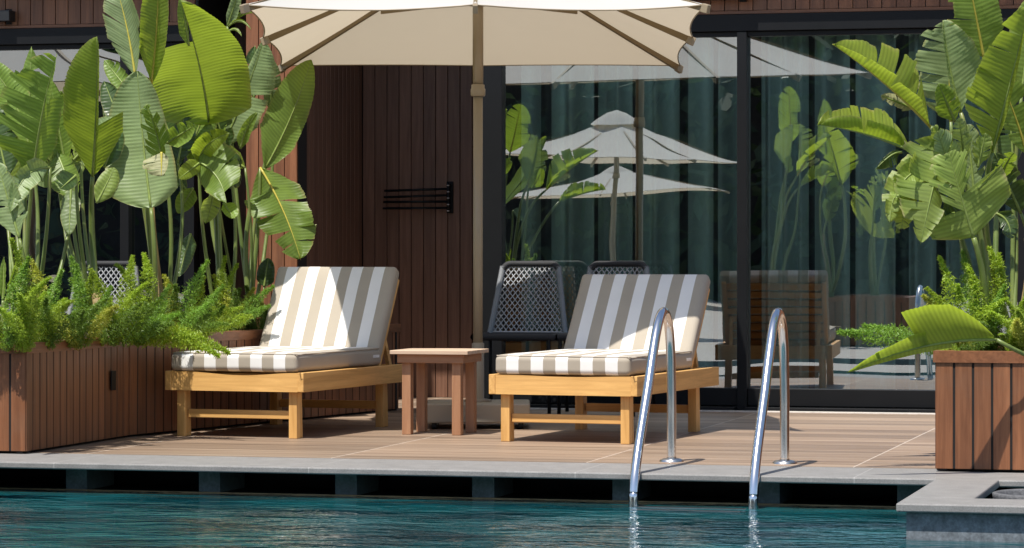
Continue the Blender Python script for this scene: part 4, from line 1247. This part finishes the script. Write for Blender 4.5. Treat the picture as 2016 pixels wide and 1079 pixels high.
grow(RB, [
    dict(B=(1862, 275), T=(1812, 482), Db=13.7, Dt=13.55, ctrl=(2, -18, -.02), halves=[('R', 84, .02, .98, 0, many(.05, .95, 11, 6), .0, 26), ('L', 40, .02, .98, -20, many(.05, .95, 8, 9), .3, 26)], mat='light', st=dict(d=(-.5, 0, .8), r0=.018)),
    dict(B=(1850, 300), T=(1752, 440), Db=13.75, Dt=13.6, ctrl=(-24, -14, 0), halves=[('R', 30, .02, .98, 0, many(.05, .95, 8, 16), .1, 30), ('L', 34, .02, .98, -10, many(.05, .95, 8, 19), .1, 30)], mat='light', st=None),
    dict(B=(1917, 468), T=(1868, 300), Db=13.65, Dt=13.6, ctrl=(0, 4, 0), kind='ovate', halves=[('R', 96, 0, .52, 5, [], .42), ('L', 84, 0, .36, -6, [], -.05), ('L', 60, .33, 1, 20, many(.35, .98, 6, 6), .7, 22), ('R', 44, .5, 1, 30, many(.52, .98, 5, 6), 1.3, 25)], mat='light', st=dict(r0=.022, r1=.012)),
    dict(B=(1895, 400), T=(1845, 258), Db=13.75, Dt=13.6, halves=[('L', 24, 0, 1, 10, many(.2, .95, 4, 6), 1.2, 25), ('R', 34, 0, 1, 20, many(.2, .95, 4, 3), 1.2, 25)], mat='grey', st=None),
    dict(B=(1918, 380), T=(1905, 245), Db=13.85, Dt=13.85, halves=[('L', 30, 0, 1, 10, many(.2, .95, 4, 6), .8, 25), ('R', 28, 0, 1, 20, many(.2, .95, 4, 3), .8, 25)], mat='grey', st=dict(r0=.012)),
    dict(B=(1930, 400), T=(1862, 430), Db=13.8, Dt=13.7, halves=[('L', 30, 0, 1, 10), ('R', 40, 0, 1, 10, [.5])], mat='dark', st=None),
    dict(B=(1775, 300), T=(1725, 332), Db=13.8, Dt=13.75, ctrl=(4, -10, 0), halves=[('L', 24, 0, 1, -20), ('R', 6, 0, 1, 30)], mat='dark', st=None),
    dict(B=(1926, 372), T=(1978, 318), Db=13.6, Dt=13.5, halves=[('L', 5, 0, 1, 30), ('R', 5, 0, 1, 30)], mat='light', st=None),
])
for k, (b_, t_, w_, mt_, cx_, cy_) in enumerate([((1848, 330), (1762, 392), 30, 'light', -12, -18), ((1855, 345), (1775, 452), 34, 'light', -18, -12), ((1868, 330), (1800, 300), 26, 'light', 0, -14), ((1880, 420), (1838, 470), 24, 'green', -8, -10), ((1888, 330), (1838, 248), 22, 'light', 0, 0), ((1900, 320), (1888, 232), 20, 'grey', 0, 0), ((1960, 420), (1990, 470), 22, 'dark', 8, -8), ((1925, 330), (1940, 262), 22, 'light', 0, 0), ((1965, 360), (1996, 300), 20, 'green', 0, -6)]):
    make_leaf(RB, b_, t_, 13.72 + .03 * (k % 3), 13.6 + .04 * (k % 4), [('L', w_, .02, .98, 5, many(.08, .95, 6, k), .5, 28), ('R', w_, .02, .98, 5, many(.08, .95, 6, k + 9), .5, 28)], mt_, (cx_, cy_, 0), seed=40 + k)
RC = plant(2002, 14.1, 'bird of paradise plant with tall ragged leaf leaning off the right edge')
grow(RC, [
    dict(B=(1953, 300), T=(2026, 12), Db=13.8, Dt=13.6, ctrl=(-2, 12, 0), halves=[('L', 92, 0, 1, 6, [.14, .24, .33, .5, .7, .82], .32, 8), ('R', 12, 0, 1, 40)], mat='glow', st=dict(r0=.018, r1=.011)),
    dict(B=(2022, 305), T=(1966, 150), Db=14.0, Dt=13.9, ctrl=(4, 0, 0), halves=[('L', 34, 0, 1, 10, many(.1, .95, 7, 3), .5, 20), ('R', 50, 0, 1, 10, [.6, .8], .4, 10)], mat='green', rib='rib_yellow', st=dict(r0=.016)),
    dict(B=(2012, 180), T=(2036, -20), Db=14.3, Dt=14.3, halves=[('L', 40, 0, 1, 0, [.5]), ('R', 40, 0, 1, 0)], mat='green'),
    dict(B=(1996, 330), T=(1985, 190), Db=14.3, Dt=14.3, halves=[('L', 34, 0, 1, 0), ('R', 30, 0, 1, 0, [.4, .6])], mat='dark'),
    dict(B=(2010, 420), T=(1958, 300), Db=14.2, Dt=14.1, halves=[('L', 30, 0, 1, 0, many(.2, .9, 5, 3)), ('R', 34, 0, 1, 0)], mat='dark', st=dict(r0=.016, sheath=.8)),
])
RD = plant(2075, 13.75, 'bird of paradise leaf arching low in front of the right planter')
grow(RD, [
    dict(B=(1962, 669), T=(1668, 734), Db=13.12, Dt=12.95, ctrl=(2, -19, 0), kind='long', halves=[('R', 96, .01, .50, 12, [], .55), ('R', 44, .46, .80, 25, [], .3), ('R', 40, .78, 1, 25, [], .2), ('L', 12, .3, 1, -20)], mat='glow', corr=.0003, curl=26, st=dict(d=(-.85, -.2, .5), r0=.012, r1=.009)),
])

# ------------------------------------------------------------------ foxtail ferns
def plume_mesh(seed, dark=False):
    rnd = random.Random(seed)
    m = MB()
    ax = lambda t: Vector((.10 * t * t * (1 if seed % 2 else .4), .03 * math.sin(t * 3 + seed), t * .42 - .05 * t * t))
    for i in range(680):
        t = rnd.random() ** .85
        r = (.047 * (.55 + .45 * math.sin(math.pi * min(1, t * 1.15))) * (1 - .82 * max(0, (t - .55) / .45) ** 1.3)) * rnd.uniform(.45, 1)
        a = rnd.random() * 6.283
        c = ax(t); rad = Vector((math.cos(a), math.sin(a), rnd.uniform(.15, .8)))
        p0 = c + rad * r * .3; p1 = c + rad * r
        for q in range(3):
            dv = Vector((rnd.uniform(-1, 1), rnd.uniform(-1, 1), rnd.uniform(-.6, 1))).normalized() * rnd.uniform(.007, .014)
            o = p0.lerp(p1, rnd.uniform(.35, 1)); s = dv.cross(Vector((rnd.uniform(-1, 1), rnd.uniform(-1, 1), rnd.uniform(-1, 1)))).normalized() * .0019
            m.add([o - s, o + s, o + dv + s * .3, o + dv - s * .3], [[0, 1, 2, 3]], 0, False, [0, 0, .5, .5])
    m.tube([ax(k / 8) for k in range(9)], [.003 * (1 - k / 10) for k in range(9)], 5)
    me_o = m.build('frond', M['fern_dark' if dark else 'fern'], None, 'across')
    me = me_o.data; bpy.data.objects.remove(me_o)
    return me


PL = [plume_mesh(k) for k in range(5)]
PD = [plume_mesh(10 + k, True) for k in range(3)]
for k, mt_ in ((2, leaf_mat('fern_needles_yellow', (.42, .44, .06), (.55, .6, .05), .35, .5)), (4, leaf_mat('fern_needles_fresh', (.2, .36, .05), (.36, .56, .05), .35, .5))):
    PL[k].materials[0] = mt_


def add_frond(root, base, tip, dark=False, fat=1.0, seed=0):
    fat *= 1.12
    """frond of a fern from base to tip (world)"""
    base, tip = Vector(base), Vector(tip)
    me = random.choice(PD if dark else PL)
    o = bpy.data.objects.new('frond', me); COL.objects.link(o); o.parent = root
    # plume local end point
    e = me.vertices[len(me.vertices) - 3].co
    seed_i = PL.index(me) if me in PL else 10 + PD.index(me)
    end = Vector((.10 * (1 if seed_i % 2 else .4), .03 * math.sin(3 + seed_i), .37)) - Vector((0, .03 * math.sin(seed_i), 0))
    d = tip - base
    sc = d.length / end.length
    # droop plane: local +x bends downward/outward
    q = end.normalized().rotation_difference(d.normalized())
    xl = q @ Vector((1, 0, 0)); dn = d.normalized()
    tgt = Vector((d.x, d.y, -.6)); tgt = tgt - dn * tgt.dot(dn)
    xl2 = xl - dn * xl.dot(dn)
    ang_ = 0
    if tgt.length > 1e-4 and xl2.length > 1e-4:
        ang_ = xl2.angle(tgt)
        if xl2.cross(tgt).dot(dn) < 0: ang_ = -ang_
    rot = Matrix.Rotation(ang_, 4, dn) @ q.to_matrix().to_4x4()
    o.matrix_local = Matrix.Translation(base - root.location) @ rot @ Matrix.Diagonal((sc ** .5 * fat, sc ** .5 * fat, sc, 1))
    return o


def fern(pxb, D, label, tips=(), n=8, spread=(.22, .34), dark=.3, z0=SOIL, lean=(0, 0), fat=1.0):
    X = (pxb - CX) * D / F
    base = cw(X, D, z0)
    f = empty('foxtail_fern', base, 0, label, 'fern', 'foxtail ferns in the planters')
    for tpx, tpy, tD in tips:
        add_frond(f, base + Vector((random.uniform(-.03, .03), random.uniform(-.03, .03), .02)), at(tpx, tpy, tD), False, fat)
    n = max(4, int(n * .7))
    for k in range(n):
        a = 6.283 * k / n + random.uniform(-.3, .3); el = random.uniform(.35, 1.3); L = random.uniform(*spread) * 1.12
        d = Vector((math.cos(a) * math.cos(el) + lean[0], math.sin(a) * math.cos(el) + lean[1], math.sin(el))) * L
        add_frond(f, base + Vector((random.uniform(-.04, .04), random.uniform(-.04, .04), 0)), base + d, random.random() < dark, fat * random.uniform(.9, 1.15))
    return f


fern(30, 14.45, 'tall foxtail fern at the front corner of the left planter', [(10, 470, 14.4), (62, 505, 14.4), (95, 545, 14.3)], 10, (.24, .36))
fern(95, 14.75, 'dense light green foxtail fern near the planter corner', [(70, 510, 14.8), (128, 530, 14.7), (140, 590, 14.5)], 10, (.22, .34))
fern(150, 15.0, 'feathery foxtail fern reaching up left of the thick stem', [(130, 505, 15.1), (142, 520, 15.0), (225, 600, 14.8), (180, 535, 15.0)], 9, (.22, .32))
fern(225, 15.35, 'foxtail fern with long thin frond crossing the thick stem', [(285, 555, 15.3), (180, 530, 15.3), (262, 505, 15.5)], 9, (.2, .32))
fern(285, 15.75, 'bushy foxtail fern in front of the broad oval leaf', [(285, 500, 15.9), (232, 520, 15.8), (255, 580, 15.5), (330, 560, 15.8)], 8, (.2, .3))
fern(262, 15.55, 'foxtail fern with bright fronds spilling over the planter rim', [(446, 684, 15.45), (400, 655, 15.5), (350, 612, 15.6), (425, 690, 15.35)], 4, (.16, .24), fat=1.25)
fern(355, 16.2, 'foxtail fern with arching frond pointing up right', [(412, 512, 16.2), (400, 545, 16.2), (330, 540, 16.3), (420, 590, 16.1)], 8, (.2, .32))
fern(392, 16.45, 'low foxtail fern with one bright frond curling right', [(494, 622, 16.2), (470, 600, 16.4), (440, 560, 16.4)], 6, (.16, .26))
fern(455, 16.95, 'upright foxtail fern beside the boarded pier', [(452, 505, 17.0), (470, 520, 17.0), (425, 540, 17.0), (540, 562, 16.9), (535, 600, 16.8)], 8, (.2, .3))
fern(520, 17.45, 'shaded foxtail fern tucked behind the striped backrest', [(545, 590, 17.2), (500, 580, 17.3)], 9, (.2, .28), 1.0)
fern(330, 16.9, 'dark foxtail fern at the back of the left planter', [], 9, (.22, .34), 1.0)
fern(110, 15.7, 'dark foxtail fern behind the slender stalks at left', [], 9, (.22, .34), 1.0)
fern(420, 17.3, 'dark foxtail fern low against the set back boards', [], 9, (.2, .3), 1.0)
# right planter
fern(1900, 13.65, 'foxtail fern with upright plumes at the left of the right planter', [(1858, 505, 13.7), (1882, 495, 13.8), (1905, 520, 13.7), (1826, 566, 13.6), (1890, 560, 13.6)], 5, (.2, .3), .6)
fern(1868, 13.5, 'foxtail fern with long frond stretching towards the glass door', [(1655, 656, 13.35), (1842, 688, 13.4), (1700, 640, 13.5)], 5, (.14, .22), .8)
fern(1955, 13.75, 'foxtail fern with two tall plumes beside the thick stalk', [(1950, 488, 13.8), (1968, 500, 13.8), (1978, 560, 13.7)], 7, (.2, .3), .7)
fern(2005, 13.6, 'bright bushy foxtail fern at the right edge of the photo', [(1990, 590, 13.6), (2016, 585, 13.6), (1975, 650, 13.5), (1998, 625, 13.4)], 8, (.18, .28), .1)

# ------------------------------------------------------------------ the far side of the pool (seen in the glass)
def copy_tree(o, parent=None):
    c = o.copy(); COL.objects.link(c)
    if parent is not None: c.parent = parent
    for ch in list(o.children): copy_tree(ch, c)
    return c


make_parasol(-7.6, 2.4, 'cream parasol across the pool reflected in the nearer door pane', 'parasols', .35, 0, (1.08, 1.12), 2.06, 2.52)
make_parasol(-12.6, -20.0, 'distant cream parasol reflected low in the door glass', 'parasols', -.1, 0, (2.0, 2.0), 2.0, 2.6)
make_parasol(-9.1, 15.6, 'cream parasol beyond the left planter reflected in the left window', 'parasols', .1, 0)
FP = empty('planter', (-5.0, 3.9, 0), 0, 'brown boarded planter across the pool reflected in the door glass', 'planter', 'brown boarded planters')
planter_walls([(-6.0, 3.4), (-4.0, 3.4), (-4.0, 4.5), (-6.0, 4.5)], FP)
LQ = empty('planter', (-6.9, 11.6, 0), 0, 'brown boarded planter by the near water edge reflected at the left door jamb', 'planter', 'brown boarded planters')
planter_walls([(-7.7, 11.0), (-6.0, 11.0), (-6.0, 12.3), (-7.7, 12.3)], LQ)
pl_ = empty('pool_planter_ledge', (-6.9, 11.6, -.14), 0, 'grey stone plinth carrying the planter reflected at the left door jamb', 'stone ledge')
m = MB(); m.box(-.85, .95, -.65, 1.3, .1, .139, 0, .006); m.build('ledge_slab', M['coping'], pl_)
m = MB(); m.box(-.8, .9, -.6, 1.3, -.8, .099); m.build('slate_wall', M['slate'], pl_)
for src, x, y, rz, lb in ((RA, -6.35, 11.9, 2.6, 'bird of paradise by the near water edge reflected at the left door jamb'), (B, -6.6, 11.5, .9, 'bird of paradise with upright leaf reflected behind the rope chairs'), (RA, -5.5, 4.0, 3.3, 'bird of paradise across the pool reflected left in the door pane'), (RC, -4.9, 3.9, 2.9, 'bird of paradise across the pool reflected nearest the mullion'), (RB, -4.4, 4.0, 3.6, 'shredded bird of paradise across the pool reflected beside the curtain')):
    c = copy_tree(src); c.location = (x, y, SOIL); c.rotation_euler = (0, 0, rz); c['label'] = lb; k_ = 1.25 if y < 9 else .95; c.scale = (k_, k_, k_)

m = MB(); rnd = random.Random(5)  # leafy backdrop added to block the sky in the door reflections
for i in range(9000):
    x = rnd.uniform(-45, 20); z = rnd.uniform(-.1, 8.2) ; y = -27 + rnd.uniform(-.8, .8) + .6 * noise.noise(Vector((x * .5, 0, z * .5))) * 2
    if z > 7.2 + noise.noise(Vector((x * .6, 3, 0))) * 1.4: continue
    s = rnd.uniform(.12, .3); a = Vector((rnd.uniform(-1, 1), rnd.uniform(-.4, .4), rnd.uniform(-1, 1))).normalized() * s; b = Vector((rnd.uniform(-1, 1), rnd.uniform(-.6, .6), rnd.uniform(-1, 1))).normalized() * s * .6
    p = Vector((x, y, z)); m.add([p - a, p - b, p + a, p + b], [[0, 1, 2, 3]])
hg = m.build('foliage', M['hedge_screen'], None, 'across')
he = empty('hedge_screen', (-12, -27, 0), 0, 'tall dark leafy screen added to keep the sky out of the glass', 'hedge_screen')
hg.parent = he; hg.location = (12, 27, 0)
m = MB(); m.box(-33, 32, -.9, -.7, -.05, 6.6); m.build('dark_slab', M['gap'], he)  # added near-black slab closing the holes between the leaves
